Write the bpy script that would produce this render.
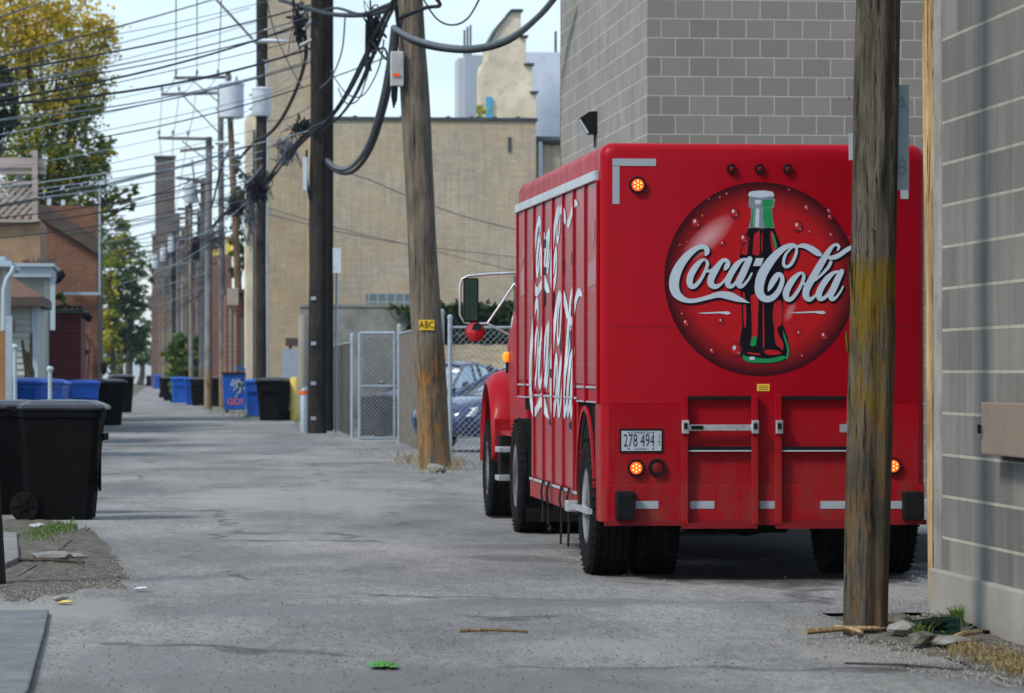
import bpy, bmesh, math, random
from mathutils import Vector, Matrix, noise
R = math.radians
S = bpy.context.scene
C = S.collection
for o in list(bpy.data.objects): bpy.data.objects.remove(o)

# ------------------------------------------------------------------ camera
F = 3450.0                      # focal length in pixels of the 1024 wide frame
TH = math.atan((512-165)/F)     # camera is turned right of the alley's direction
HZ = 372.0                      # horizon row
CH = 1.5                        # camera height
cam = bpy.data.objects.new('camera', bpy.data.cameras.new('camera')); C.objects.link(cam)
cam.location = (0, 0, CH); cam.rotation_euler = (R(90), 0, -TH)
cam.data.sensor_width = 36; cam.data.lens = F/1024*36
cam.data.shift_y = (HZ-346.5)/1024
cam.data.clip_start = 0.5; cam.data.clip_end = 6000
cam.data.dof.use_dof = True; cam.data.dof.focus_distance = 25.0; cam.data.dof.aperture_fstop = 5.6
S.camera = cam

# ------------------------------------------------------------------ sky, sun, exposure
SUN_EL, SUN_AZ = R(46), R(-122)      # azimuth measured clockwise from +Y (sun is left of and a little behind the camera)
w = bpy.data.worlds.new("World"); S.world = w; w.use_nodes = True
nt = w.node_tree; nt.nodes.clear()
wo = nt.nodes.new('ShaderNodeOutputWorld'); bg = nt.nodes.new('ShaderNodeBackground')
sky = nt.nodes.new('ShaderNodeTexSky'); sky.sky_type = 'NISHITA'; sky.sun_disc = False
sky.sun_elevation = SUN_EL; sky.sun_rotation = SUN_AZ; sky.air_density = 1.1; sky.dust_density = 0.6
tc = nt.nodes.new('ShaderNodeTexCoord'); mp = nt.nodes.new('ShaderNodeMapping'); mp.inputs['Scale'].default_value = (1, 1, 3.2)
n1 = nt.nodes.new('ShaderNodeTexNoise'); n1.inputs['Scale'].default_value = 9; n1.inputs['Detail'].default_value = 7; n1.inputs['Roughness'].default_value = .55
rp = nt.nodes.new('ShaderNodeValToRGB'); rp.color_ramp.elements[0].position = .36; rp.color_ramp.elements[1].position = .62
rp.color_ramp.elements[0].color = (.30, .30, .30, 1); rp.color_ramp.elements[1].color = (.92, .92, .92, 1)
mx = nt.nodes.new('ShaderNodeMix'); mx.data_type = 'RGBA'
mx.inputs[7].default_value = (5.9, 7.3, 8.8, 1)
L = nt.links.new
L(tc.outputs['Generated'], mp.inputs['Vector']); L(mp.outputs['Vector'], n1.inputs['Vector']); L(n1.outputs['Fac'], rp.inputs['Fac'])
L(rp.outputs['Color'], mx.inputs[0]); L(sky.outputs['Color'], mx.inputs[6]); L(mx.outputs[2], bg.inputs['Color'])
bg.inputs['Strength'].default_value = .1; L(bg.outputs[0], wo.inputs[0])
sl = bpy.data.lights.new('sun', 'SUN'); sl.energy = 2.3; sl.angle = R(12); sl.color = (1, .92, .80)
so = bpy.data.objects.new('sun', sl); C.objects.link(so)
sd = Vector((math.sin(SUN_AZ)*math.cos(SUN_EL), math.cos(SUN_AZ)*math.cos(SUN_EL), math.sin(SUN_EL)))
so.rotation_euler = sd.to_track_quat('Z', 'Y').to_euler()
S.view_settings.view_transform = 'Standard'; S.view_settings.look = 'None'
S.view_settings.exposure = 0.58; S.view_settings.gamma = 1; S.view_settings.use_curve_mapping = False
S.render.engine = 'CYCLES'

# ------------------------------------------------------------------ pixel -> place
def ray(px, py):
    cx, cz = (px-512)/F, (HZ-py)/F
    return Vector((cx*math.cos(TH)+math.sin(TH), -cx*math.sin(TH)+math.cos(TH), cz))
O = Vector((0, 0, CH))
def at(px, py, D): return O + ray(px, py)*D            # D: distance along the view axis
def onY(px, py, Y): d = ray(px, py); return O + d*(Y/d.y)
def onX(px, py, X): d = ray(px, py); return O + d*(X/d.x)
def G(px, py, z=0): d = ray(px, py); return O + d*((z-CH)/d.z)

# ------------------------------------------------------------------ mesh helpers
class MB:
    def __init__(s): s.v = []; s.f = []; s.c = None
    def add(s, vs, fs):
        b = len(s.v); s.v += [tuple(p) for p in vs]; s.f += [tuple(i+b for i in f) for f in fs]; return s
    def box(s, x0, x1, y0, y1, z0, z1):
        x0, x1 = sorted((x0, x1)); y0, y1 = sorted((y0, y1)); z0, z1 = sorted((z0, z1))
        return s.add([(x0,y0,z0),(x1,y0,z0),(x1,y1,z0),(x0,y1,z0),(x0,y0,z1),(x1,y0,z1),(x1,y1,z1),(x0,y1,z1)],
                     [(0,3,2,1),(4,5,6,7),(0,1,5,4),(1,2,6,5),(2,3,7,6),(3,0,4,7)])
    def prism(s, pts, axis, a, b):
        """extrude the 2D polygon pts along axis from a to b"""
        def P(u, v, t): return {'x': (t, u, v), 'y': (u, t, v), 'z': (u, v, t)}[axis]
        n = len(pts); lo, hi = [P(u, v, a) for u, v in pts], [P(u, v, b) for u, v in pts]
        fs = [tuple(range(n)), tuple(range(2*n-1, n-1, -1))] + [(i, i+n, (i+1) % n+n, (i+1) % n) for i in range(n)]
        return s.add(lo+hi, fs)
    def loft(s, rings, caps=True, closed=True):
        b = []; fs = []; n = len(rings[0]); vs = [p for r in rings for p in r]
        for k in range(len(rings)-1):
            for i in range(n if closed else n-1):
                j = (i+1) % n; fs.append((k*n+i, k*n+j, (k+1)*n+j, (k+1)*n+i))
        if caps and closed: fs += [tuple(range(n-1, -1, -1)), tuple((len(rings)-1)*n+i for i in range(n))]
        return s.add(vs, fs)
    def tube(s, pts, r, n=8, caps=True):
        pts = [Vector(p) for p in pts]; rs = r if isinstance(r, (list, tuple)) else [r]*len(pts)
        rings = []; up = None
        for i, p in enumerate(pts):
            d = (pts[min(i+1, len(pts)-1)]-pts[max(i-1, 0)]).normalized()
            if up is None: up = Vector((0, 0, 1)) if abs(d.z) < .9 else Vector((1, 0, 0))
            a = d.cross(up).normalized(); up = a.cross(d).normalized()
            rings.append([p + (a*math.cos(t)+up*math.sin(t))*rs[i] for t in [2*math.pi*k/n for k in range(n)]])
        return s.loft(rings, caps)
    def lathe(s, prof, c, axis='z', n=24):
        """prof: (radius, height) list"""
        c = Vector(c); rings = []
        for r, h in prof:
            ring = []
            for k in range(n):
                t = 2*math.pi*k/n; u, v = r*math.cos(t), r*math.sin(t)
                ring.append(c + Vector({'z': (u, v, h), 'x': (h, u, v), 'y': (v, h, u)}[axis]))
            rings.append(ring)
        return s.loft(rings)
    def quad(s, a, b, c, d): return s.add([a, b, c, d], [(0, 1, 2, 3)])
    def move(s, off, rz=0, sc=1):
        c, n = math.cos(rz), math.sin(rz)
        s.v = [((x*c-y*n)*sc+off[0], (x*n+y*c)*sc+off[1], z*sc+off[2]) for x, y, z in s.v]; return s
def build(mb, name, mat, parent=None, smooth=False, bevel=0, local=False, mats=None, fm=None):
    off = Vector((0, 0, 0))
    q_ = parent
    while q_ is not None and not local: off = off+q_.location; q_ = q_.parent
    me = bpy.data.meshes.new(name)
    me.from_pydata([tuple(Vector(p)-off) for p in mb.v], [], mb.f); me.validate(); me.update()
    bm = bmesh.new(); bm.from_mesh(me)
    if fm is None and mb.c is None: bmesh.ops.recalc_face_normals(bm, faces=bm.faces)
    if bevel:
        es = [e for e in bm.edges if len(e.link_faces) == 2 and e.calc_face_angle(0) > .6]
        bmesh.ops.bevel(bm, geom=es, offset=bevel, segments=2, affect='EDGES', clamp_overlap=True, profile=.6)
    bm.to_mesh(me); bm.free()
    if mb.c is not None and not bevel:
        at_ = me.attributes.new('tone', 'FLOAT', 'FACE')
        for i, v in enumerate(mb.c[:len(me.polygons)]): at_.data[i].value = v
    me.materials.append(mat)
    for p in me.polygons: p.use_smooth = smooth
    if smooth:
        try: me.set_sharp_from_angle(angle=R(40))
        except Exception: pass
    o = bpy.data.objects.new(name, me); C.objects.link(o)
    if parent is not None: o.parent = parent
    return o
def tag(o, label, cat, group=None):
    o['label'] = label; o['category'] = cat
    if group: o['group'] = group
    return o
def thing(name, label, cat, loc=(0, 0, 0), group=None, rz=0):
    o = bpy.data.objects.new(name, None); C.objects.link(o); o.location = loc; o.rotation_euler = (0, 0, rz)
    o.empty_display_size = .2
    return tag(o, label, cat, group)
def struct(mb, name, mat, **k):
    o = build(mb, name, mat, **k); o['kind'] = 'structure'; return o
def copy_tree(o, parent=None):
    c = o.copy(); C.objects.link(c); c.parent = parent
    for ch in o.children: copy_tree(ch, c)
    return c
def catmull(pts, k=8):
    out = []; n = len(pts)
    for i in range(n-1):
        p0, p1, p2, p3 = pts[max(i-1, 0)], pts[i], pts[i+1], pts[min(i+2, n-1)]
        for j in range(k):
            t = j/k
            out.append(tuple(.5*((2*b)+(-a+c)*t+(2*a-5*b+4*c-d)*t*t+(-a+3*b-3*c+d)*t**3) for a, b, c, d in zip(p0, p1, p2, p3)))
    out.append(tuple(pts[-1])); return out
def text_polys(txt, size, ext=0.0):
    cu = bpy.data.curves.new('t', 'FONT'); cu.body = txt; cu.size = size; cu.align_x = 'CENTER'; cu.align_y = 'CENTER'; cu.extrude = ext
    cu.resolution_u = 3
    ob = bpy.data.objects.new('t', cu); C.objects.link(ob)
    bpy.context.view_layer.update()
    me = ob.to_mesh(); vs = [tuple(v.co) for v in me.vertices]; fs = [tuple(p.vertices) for p in me.polygons]
    ob.to_mesh_clear(); bpy.data.objects.remove(ob); bpy.data.curves.remove(cu)
    return vs, fs

# ------------------------------------------------------------------ materials
def new_mat(name):
    m = bpy.data.materials.new(name); m.use_nodes = True; nt = m.node_tree
    return m, nt, nt.nodes['Principled BSDF']
def N(nt, t, **k):
    n = nt.nodes.new(t)
    for a, b in k.items():
        if hasattr(n, a): setattr(n, a, b)
        else: n.inputs[a.replace('_', ' ')].default_value = b
    return n
def c4(c): return (c[0], c[1], c[2], 1)
def coords(nt, scale=(1, 1, 1), kind='Object'):
    t = N(nt, 'ShaderNodeTexCoord'); m = N(nt, 'ShaderNodeMapping'); m.inputs['Scale'].default_value = scale
    nt.links.new(t.outputs[kind], m.inputs['Vector']); return m.outputs['Vector']
def noise_(nt, vec, scale, detail=5, rough=.6):
    n = N(nt, 'ShaderNodeTexNoise'); n.inputs['Scale'].default_value = scale; n.inputs['Detail'].default_value = detail; n.inputs['Roughness'].default_value = rough
    nt.links.new(vec, n.inputs['Vector']); return n.outputs['Fac']
def ramp(nt, fac, stops):
    r = N(nt, 'ShaderNodeValToRGB'); e = r.color_ramp.elements
    while len(e) < len(stops): e.new(.5)
    for q, (p, c) in zip(e, stops): q.position = p; q.color = c4(c) if isinstance(c, (tuple, list)) else (c, c, c, 1)
    nt.links.new(fac, r.inputs['Fac']); return r.outputs['Color']
def mix(nt, fac, a, b, mode='MIX'):
    m = N(nt, 'ShaderNodeMix'); m.data_type = 'RGBA'; m.blend_type = mode
    for s, v in ((0, fac), (6, a), (7, b)):
        if hasattr(v, 'is_linked') or hasattr(v, 'links'): nt.links.new(v, m.inputs[s])
        else: m.inputs[s].default_value = v if s == 0 else c4(v)
    return m.outputs[2]
def bump(nt, bsdf, h, strength=.3, dist=.01):
    b = N(nt, 'ShaderNodeBump'); b.inputs['Strength'].default_value = strength; b.inputs['Distance'].default_value = dist
    nt.links.new(h, b.inputs['Height']); nt.links.new(b.outputs[0], bsdf.inputs['Normal'])
def pm(name, col, rough=.6, metal=0, var=.25, scale=3, dirt=None, stretch=(1, 1, 1), bmp=0, coat=0, emit=None, spec=.25):
    m, nt, b = new_mat(name); v = coords(nt, stretch)
    f = noise_(nt, v, scale)
    lo = tuple(x*(1-var) for x in col); hi = tuple(min(1, x*(1+var)) for x in col)
    c = ramp(nt, f, [(.3, lo), (.7, hi)])
    if dirt:
        f2 = noise_(nt, v, scale*2.7, 8, .7); c = mix(nt, ramp(nt, f2, [(.52, 0.), (.72, .75)]), c, dirt)
    nt.links.new(c, b.inputs['Base Color'])
    rr = ramp(nt, noise_(nt, v, scale*4), [(.2, max(0, rough-.1)), (.8, min(1, rough+.12))]); nt.links.new(rr, b.inputs['Roughness'])
    b.inputs['Metallic'].default_value = metal
    if not metal and not coat: b.inputs['Specular IOR Level'].default_value = min(spec, .25) if max(col) > .03 else .05
    if coat: b.inputs['Coat Weight'].default_value = coat; b.inputs['Coat Roughness'].default_value = .12
    if bmp: bump(nt, b, noise_(nt, v, scale*8, 6, .7), bmp, .01)
    if emit: b.inputs['Emission Color'].default_value = c4(emit[0]); b.inputs['Emission Strength'].default_value = emit[1]
    return m
def flat(name, col, rough=.6, emit=None, metal=0):
    return pm(name, col, rough, metal, .06, 4, emit=emit)
def brick_mat(name, ax, bw, bh, c1, c2, mortar, ms=.012, stain=.35, streak=True, off=.5, xo=0., zo=0., rough=.85, bs=.4, msm=.1, vj=None, tint=None):
    m, nt, b = new_mat(name)
    t = N(nt, 'ShaderNodeTexCoord'); sp = N(nt, 'ShaderNodeSeparateXYZ'); cb = N(nt, 'ShaderNodeCombineXYZ')
    nt.links.new(t.outputs['Object'], sp.inputs[0])
    ad = N(nt, 'ShaderNodeMath'); ad.operation = 'ADD'; ad.inputs[1].default_value = xo; nt.links.new(sp.outputs[{'x': 0, 'y': 1}[ax]], ad.inputs[0])
    az = N(nt, 'ShaderNodeMath'); az.operation = 'ADD'; az.inputs[1].default_value = zo; nt.links.new(sp.outputs[2], az.inputs[0])
    nt.links.new(ad.outputs[0], cb.inputs[0]); nt.links.new(az.outputs[0], cb.inputs[1])
    br = N(nt, 'ShaderNodeTexBrick'); br.offset = off; br.inputs['Scale'].default_value = 1
    br.inputs['Brick Width'].default_value = bw; br.inputs['Row Height'].default_value = bh; br.inputs['Mortar Size'].default_value = ms
    br.inputs['Mortar Smooth'].default_value = msm
    br.inputs['Color1'].default_value = c4(c1); br.inputs['Color2'].default_value = c4(c2); br.inputs['Mortar'].default_value = c4(mortar)
    nt.links.new(cb.outputs[0], br.inputs['Vector'])
    col = br.outputs['Color']
    if vj is not None:
        b2 = N(nt, 'ShaderNodeTexBrick'); b2.offset = 0; b2.inputs['Scale'].default_value = 1; b2.inputs['Brick Width'].default_value = 900; b2.inputs['Row Height'].default_value = bh
        b2.inputs['Mortar Size'].default_value = ms; b2.inputs['Mortar Smooth'].default_value = msm; b2.inputs['Color1'].default_value = b2.inputs['Color2'].default_value = (0, 0, 0, 1); b2.inputs['Mortar'].default_value = (1, 1, 1, 1)
        ax_ = N(nt, 'ShaderNodeVectorMath'); ax_.operation = 'ADD'; ax_.inputs[1].default_value = (100.3, 0, 0); nt.links.new(cb.outputs[0], ax_.inputs[0]); nt.links.new(ax_.outputs[0], b2.inputs['Vector'])
        br.inputs['Mortar'].default_value = c4(vj); col = mix(nt, b2.outputs['Color'], col, mortar)
    s1 = noise_(nt, t.outputs['Object'], .45, 6, .65)
    col = mix(nt, 1., col, ramp(nt, s1, [(.3, 1-stain), (.7, 1.+0*stain)]), 'MULTIPLY')
    if streak:
        mp_ = N(nt, 'ShaderNodeMapping'); mp_.inputs['Scale'].default_value = (3, 3, .35); nt.links.new(t.outputs['Object'], mp_.inputs['Vector'])
        s2 = noise_(nt, mp_.outputs[0], 2.2, 6, .7)
        col = mix(nt, 1., col, ramp(nt, s2, [(.3, .72), (.62, 1.)]), 'MULTIPLY')
    if tint:
        mp3 = N(nt, 'ShaderNodeMapping'); mp3.inputs['Scale'].default_value = (.5, .5, 1.4); nt.links.new(t.outputs['Object'], mp3.inputs['Vector'])
        col = mix(nt, ramp(nt, noise_(nt, mp3.outputs[0], .6, 7, .65), [(.45, 0.), (.68, .55)]), col, tint)
        col = mix(nt, ramp(nt, noise_(nt, mp3.outputs[0], .35, 8, .7), [(.56, 0.), (.64, .45)]), col, (.30, .28, .235))
    s3 = noise_(nt, t.outputs['Object'], 38, 4, .7)
    col = mix(nt, 1., col, ramp(nt, s3, [(.25, .8), (.7, 1.)]), 'MULTIPLY')
    nt.links.new(col, b.inputs['Base Color']); b.inputs['Roughness'].default_value = rough
    inv = N(nt, 'ShaderNodeMath'); inv.operation = 'MULTIPLY_ADD'; inv.inputs[1].default_value = -1; inv.inputs[2].default_value = 1
    nt.links.new(br.outputs['Fac'], inv.inputs[0])
    h = N(nt, 'ShaderNodeMath'); h.operation = 'MULTIPLY_ADD'; h.inputs[1].default_value = .35; nt.links.new(s3, h.inputs[0]); nt.links.new(inv.outputs[0], h.inputs[2])
    bump(nt, b, h.outputs[0], bs, .012)
    return m
def wood_mat(name, dark, light, band=None, rust=None, sc=1., bs=.8):
    """weathered pole: vertical grain, cracks; band=(z0,z1,colour) worn paint; rust=(z1,colour) stain at the foot"""
    m, nt, b = new_mat(name)
    v = coords(nt, (1, 1, .07)); v2 = coords(nt, (1, 1, .5)); vo = coords(nt)
    g = noise_(nt, v, 28*sc, 8, .7); big = noise_(nt, v2, 2.5*sc, 5, .6)
    c = mix(nt, ramp(nt, g, [(.3, 0.), (.68, 1.)]), dark, light)
    c = mix(nt, 1., c, ramp(nt, big, [(.33, .5), (.66, 1.15)]), 'MULTIPLY')
    sp = N(nt, 'ShaderNodeSeparateXYZ'); nt.links.new(vo, sp.inputs[0])
    def zmask(z0, z1, soft=.06):
        a = N(nt, 'ShaderNodeMapRange'); a.inputs['From Min'].default_value = z0-soft; a.inputs['From Max'].default_value = z0+soft
        e = N(nt, 'ShaderNodeMapRange'); e.inputs['From Min'].default_value = z1+soft; e.inputs['From Max'].default_value = z1-soft
        nt.links.new(sp.outputs[2], a.inputs[0]); nt.links.new(sp.outputs[2], e.inputs[0])
        q = N(nt, 'ShaderNodeMath'); q.operation = 'MULTIPLY'; nt.links.new(a.outputs[0], q.inputs[0]); nt.links.new(e.outputs[0], q.inputs[1]); return q.outputs[0]
    def worn(mask, thr):
        q = N(nt, 'ShaderNodeMath'); q.operation = 'MULTIPLY'; nt.links.new(mask, q.inputs[0])
        nt.links.new(ramp(nt, noise_(nt, coords(nt, (1, 1, .3)), 9, 8, .75), [(thr, 0.), (thr+.16, .9)]), q.inputs[1]); return q.outputs[0]
    for z0, z1, col, thr in (band or []):
        c = mix(nt, worn(zmask(z0, z1), thr), c, col)
    if rust: c = mix(nt, worn(zmask(-1, rust[0], .25), rust[2]), c, rust[1])
    cr = ramp(nt, noise_(nt, coords(nt, (1, 1, .035)), 46*sc, 6, .75), [(.33, .10), (.43, 1.)])
    c = mix(nt, 1., c, cr, 'MULTIPLY')
    nt.links.new(c, b.inputs['Base Color']); b.inputs['Roughness'].default_value = .9
    b.inputs['Specular IOR Level'].default_value = .08
    h = N(nt, 'ShaderNodeMath'); h.operation = 'MULTIPLY'; nt.links.new(cr, h.inputs[0]); nt.links.new(g, h.inputs[1])
    bump(nt, b, h.outputs[0], bs, .03)
    return m
def leaf_mat(name, stops):
    m, nt, b = new_mat(name); a = N(nt, 'ShaderNodeAttribute'); a.attribute_name = 'tone'
    c = ramp(nt, a.outputs['Fac'], stops); nt.links.new(c, b.inputs['Base Color'])
    b.inputs['Roughness'].default_value = .6; b.inputs['Specular IOR Level'].default_value = .3
    tr = N(nt, 'ShaderNodeBsdfTranslucent'); nt.links.new(c, tr.inputs[0])
    ms = N(nt, 'ShaderNodeMixShader'); ms.inputs[0].default_value = .45
    nt.links.new(b.outputs[0], ms.inputs[1]); nt.links.new(tr.outputs[0], ms.inputs[2]); nt.links.new(ms.outputs[0], nt.nodes['Material Output'].inputs[0])
    return m

def asphalt():
    m, nt, b = new_mat('alley_asphalt'); v = coords(nt); vs = coords(nt, (1, .35, 1))
    c = ramp(nt, noise_(nt, vs, .55, 6, .6), [(.34, (.15, .153, .157)), (.5, (.22, .222, .222)), (.66, (.295, .295, .29))])
    c = mix(nt, ramp(nt, noise_(nt, coords(nt, (.5, .12, 1)), 1.3, 5, .6), [(.5, 0.), (.66, .55)]), c, (.15, .155, .165))
    c = mix(nt, 1., c, ramp(nt, noise_(nt, coords(nt, (1, .35, 1)), 48, 3, .85), [(.36, .66), (.5, .97), (.64, 1.28)]), 'MULTIPLY')
    c = mix(nt, 1., c, ramp(nt, noise_(nt, coords(nt, (1, .3, 1)), 9, 6, .75), [(.35, .82), (.65, 1.1)]), 'MULTIPLY')
    vo = N(nt, 'ShaderNodeTexVoronoi'); vo.feature = 'DISTANCE_TO_EDGE'; vo.inputs['Scale'].default_value = .42
    dn = N(nt, 'ShaderNodeMixRGB'); dn.blend_type = 'ADD'; dn.inputs[0].default_value = .35
    nn = N(nt, 'ShaderNodeTexNoise'); nn.inputs['Scale'].default_value = 2.2; nn.inputs['Detail'].default_value = 6; nt.links.new(v, nn.inputs['Vector'])
    nt.links.new(coords(nt, (1, .5, 1)), dn.inputs[1]); nt.links.new(nn.outputs['Color'], dn.inputs[2]); nt.links.new(dn.outputs[0], vo.inputs['Vector'])
    crk = ramp(nt, vo.outputs['Distance'], [(.006, 1.), (.022, 0.)])
    gate = ramp(nt, noise_(nt, v, .5, 3), [(.48, 0.), (.56, .65)])
    f = mix(nt, 1., crk, gate, 'MULTIPLY')
    c = mix(nt, f, c, (.05, .05, .052))
    def stain(c, px, py, rx, ry, col, st):  # serves real stains and the shade painted under the truck
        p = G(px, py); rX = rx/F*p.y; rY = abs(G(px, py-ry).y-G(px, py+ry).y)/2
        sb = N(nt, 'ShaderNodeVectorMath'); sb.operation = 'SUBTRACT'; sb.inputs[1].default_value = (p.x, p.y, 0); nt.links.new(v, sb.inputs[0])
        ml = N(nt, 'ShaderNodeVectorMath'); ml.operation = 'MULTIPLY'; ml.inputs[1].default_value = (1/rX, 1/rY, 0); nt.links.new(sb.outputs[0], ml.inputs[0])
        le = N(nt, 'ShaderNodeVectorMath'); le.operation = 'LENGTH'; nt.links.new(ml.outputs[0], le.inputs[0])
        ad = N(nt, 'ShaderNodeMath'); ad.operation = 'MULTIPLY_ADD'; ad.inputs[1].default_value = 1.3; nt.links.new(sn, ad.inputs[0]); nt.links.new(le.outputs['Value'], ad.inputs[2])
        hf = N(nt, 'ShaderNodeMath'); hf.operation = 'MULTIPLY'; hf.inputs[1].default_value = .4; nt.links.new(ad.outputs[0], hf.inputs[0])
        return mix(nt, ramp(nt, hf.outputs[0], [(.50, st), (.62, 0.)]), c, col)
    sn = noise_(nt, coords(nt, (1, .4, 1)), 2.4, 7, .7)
    for a_ in ((330, 612, 300, 7, (.16, .165, .175), .7), (560, 604, 190, 6, (.14, .14, .145), .75), (150, 668, 120, 26, (.17, .175, .185), .6), (765, 574, 185, 16, (.05, .05, .052), .9), (810, 545, 260, 30, (.018, .018, .019), .97), (230, 446, 90, 4, (.16, .17, .18), .6),  # two darkest patches paint the shade under the truck; the nearer is tar too
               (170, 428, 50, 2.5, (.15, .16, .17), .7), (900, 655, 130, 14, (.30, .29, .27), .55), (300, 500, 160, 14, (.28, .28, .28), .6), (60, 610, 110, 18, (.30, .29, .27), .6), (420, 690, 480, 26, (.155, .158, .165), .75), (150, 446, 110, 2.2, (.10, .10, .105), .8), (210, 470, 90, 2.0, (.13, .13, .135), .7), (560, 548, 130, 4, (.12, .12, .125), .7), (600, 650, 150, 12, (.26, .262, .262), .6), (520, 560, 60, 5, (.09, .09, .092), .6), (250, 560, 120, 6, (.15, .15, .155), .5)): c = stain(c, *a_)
    st = N(nt, 'ShaderNodeTexVoronoi'); st.inputs['Scale'].default_value = 22; nt.links.new(v, st.inputs['Vector'])
    sm = ramp(nt, st.outputs['Distance'], [(.10, 1.), (.16, 0.)])
    gs = ramp(nt, noise_(nt, v, .9, 4), [(.52, 0.), (.66, .8)])
    c = mix(nt, mix(nt, 1., sm, gs, 'MULTIPLY'), c, (.42, .42, .41))
    nt.links.new(c, b.inputs['Base Color']); b.inputs['Roughness'].default_value = .9; b.inputs['Specular IOR Level'].default_value = .12
    h = N(nt, 'ShaderNodeMath'); h.operation = 'MULTIPLY_ADD'; h.inputs[1].default_value = -.6
    nt.links.new(f, h.inputs[0]); nt.links.new(noise_(nt, v, 55, 5, .8), h.inputs[2])
    bump(nt, b, h.outputs[0], .7, .015)
    return m
M = {}
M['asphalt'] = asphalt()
M['dirt'] = pm('dirt', (.105, .098, .082), .95, 0, .6, 11, dirt=(.03, .028, .022), bmp=1.)
M['concrete'] = pm('concrete', (.32, .34, .35), .85, 0, .18, 1.2, dirt=(.2, .21, .21), bmp=.3)
M['near_block'] = brick_mat('near_block', 'y', .40, .2555, (.15, .147, .137), (.255, .247, .225), (.46, .43, .355), .0095, .3, off=.5, zo=.03, bs=.7, vj=(.215, .21, .195))
M['foundation'] = pm('foundation', (.25, .24, .215), .9, 0, .2, 1.5, dirt=(.24, .23, .21), bmp=.5)
M['block_x'] = brick_mat('block_front', 'x', .335, .2255, (.18, .172, .155), (.225, .213, .19), (.37, .355, .32), .0075, .12, streak=False, off=.5)
M['block_y'] = brick_mat('block_side', 'y', .37, .2255, (.27, .262, .242), (.33, .32, .295), (.48, .465, .43), .0085, .2, off=.5, vj=(.25, .25, .245))
M['tan_brick'] = brick_mat('tan_brick', 'x', .34, .11, (.57, .50, .38), (.47, .415, .32), (.41, .37, .30), .012, .22, tint=(.52, .36, .20), off=.5, bs=.3)
M['tan_brick_y'] = brick_mat('tan_brick_side', 'y', .30, .105, (.44, .38, .28), (.33, .29, .22), (.33, .31, .27), .012, .35, off=.5, bs=.3)
M['gable_brick'] = pm('gable_render', (.60, .54, .43), .9, 0, .25, .7, dirt=(.28, .27, .23), bmp=.4)
M['orange_brick'] = brick_mat('orange_brick', 'x', .26, .095, (.30, .115, .055), (.21, .085, .045), (.20, .155, .12), .010, .35, bs=.3)
M['red_brick'] = brick_mat('red_brick', 'x', .6, .2, (.26, .09, .07), (.19, .075, .06), (.22, .18, .16), .02, .3, bs=.3)
M['chimney_brick'] = brick_mat('chimney_brick', 'x', .9, .3, (.17, .13, .12), (.13, .105, .10), (.19, .17, .16), .02, .3)
M['white_brick'] = pm('painted_wall', (.55, .62, .74), .8, 0, .1, .8, dirt=(.42, .48, .56))
M['grey_panel'] = pm('grey_panel', (.33, .38, .44), .6, 0, .08, .5)
M['coping'] = pm('coping', (.05, .06, .075), .6)
M['gravel_wall'] = pm('old_concrete_wall', (.25, .25, .235), .9, 0, .3, 1.2, dirt=(.13, .13, .12), bmp=.5)
M['dry'] = pm('dry_grass', (.25, .20, .125), .95, 0, .35, 2, dirt=(.15, .14, .07), bmp=.8)
M['red'] = pm('truck_red', (.62, .010, .018), .38, 0, .05, 1.2, coat=.25)
def red_dirty():
    m, nt, b = new_mat('truck_red_paint'); v = coords(nt)
    c = mix(nt, ramp(nt, noise_(nt, coords(nt, (1, 1, .3)), 3, 6, .7), [(.45, 0.), (.8, .5)]), (.30, .0012, .009), (.22, .002, .007))
    c = mix(nt, ramp(nt, noise_(nt, v, 26, 8, .8), [(.70, 0.), (.76, .5)]), c, (.24, .05, .045))
    nt.links.new(c, b.inputs['Base Color'])
    nt.links.new(ramp(nt, noise_(nt, v, 5, 6, .7), [(.3, .3), (.7, .52)]), b.inputs['Roughness'])
    b.inputs['Coat Weight'].default_value = .03; b.inputs['Coat Roughness'].default_value = .1
    b.inputs['Specular IOR Level'].default_value = .10
    bump(nt, b, noise_(nt, v, 2.2, 4, .55), .16, .02)
    sp = N(nt, 'ShaderNodeSeparateXYZ'); nt.links.new(v, sp.inputs[0]); mr = N(nt, 'ShaderNodeMapRange'); mr.inputs['From Min'].default_value = 1.3; mr.inputs['From Max'].default_value = .3; nt.links.new(sp.outputs[2], mr.inputs[0])
    gr = N(nt, 'ShaderNodeMath'); gr.operation = 'MULTIPLY'; nt.links.new(mr.outputs[0], gr.inputs[0]); nt.links.new(ramp(nt, noise_(nt, coords(nt, (1, 1, .5)), 7, 8, .75), [(.38, 0.), (.66, .85)]), gr.inputs[1])
    c = mix(nt, gr.outputs[0], c, (.12, .05, .04))
    scr = ramp(nt, noise_(nt, coords(nt, (14, 14, .9)), 3, 8, .8), [(.70, 0.), (.74, .4)]); c = mix(nt, scr, c, (.5, .16, .16))
    nt.links.new(c, b.inputs['Base Color'])
    return m
M['red'] = red_dirty()
M['red_side'] = pm('truck_side_doors', (.30, .010, .018), .32, .0, .3, 2.5, dirt=(.27, .08, .08), coat=.22, stretch=(1, 1, .4))
M['dark_red'] = flat('deep_red', (.18, .006, .01), .5)  # darker red for seams, lips, feet and door tracks
M['black'] = pm('black_plastic', (.012, .012, .014), .45, 0, .3, 3)
M['rubber'] = pm('tyre_rubber', (.009, .009, .010), .85, 0, .3, 6, dirt=(.022, .021, .02), bmp=.3)
M['under'] = pm('chassis_black', (.012, .011, .011), .85, 0, .3, 4)
M['chrome'] = pm('bare_aluminium', (.62, .64, .66), .35, .85, .15, 6, dirt=(.3, .3, .3))
M['rim'] = pm('white_rim', (.48, .50, .53), .45, 0, .12, 5, dirt=(.3, .28, .26))
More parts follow.
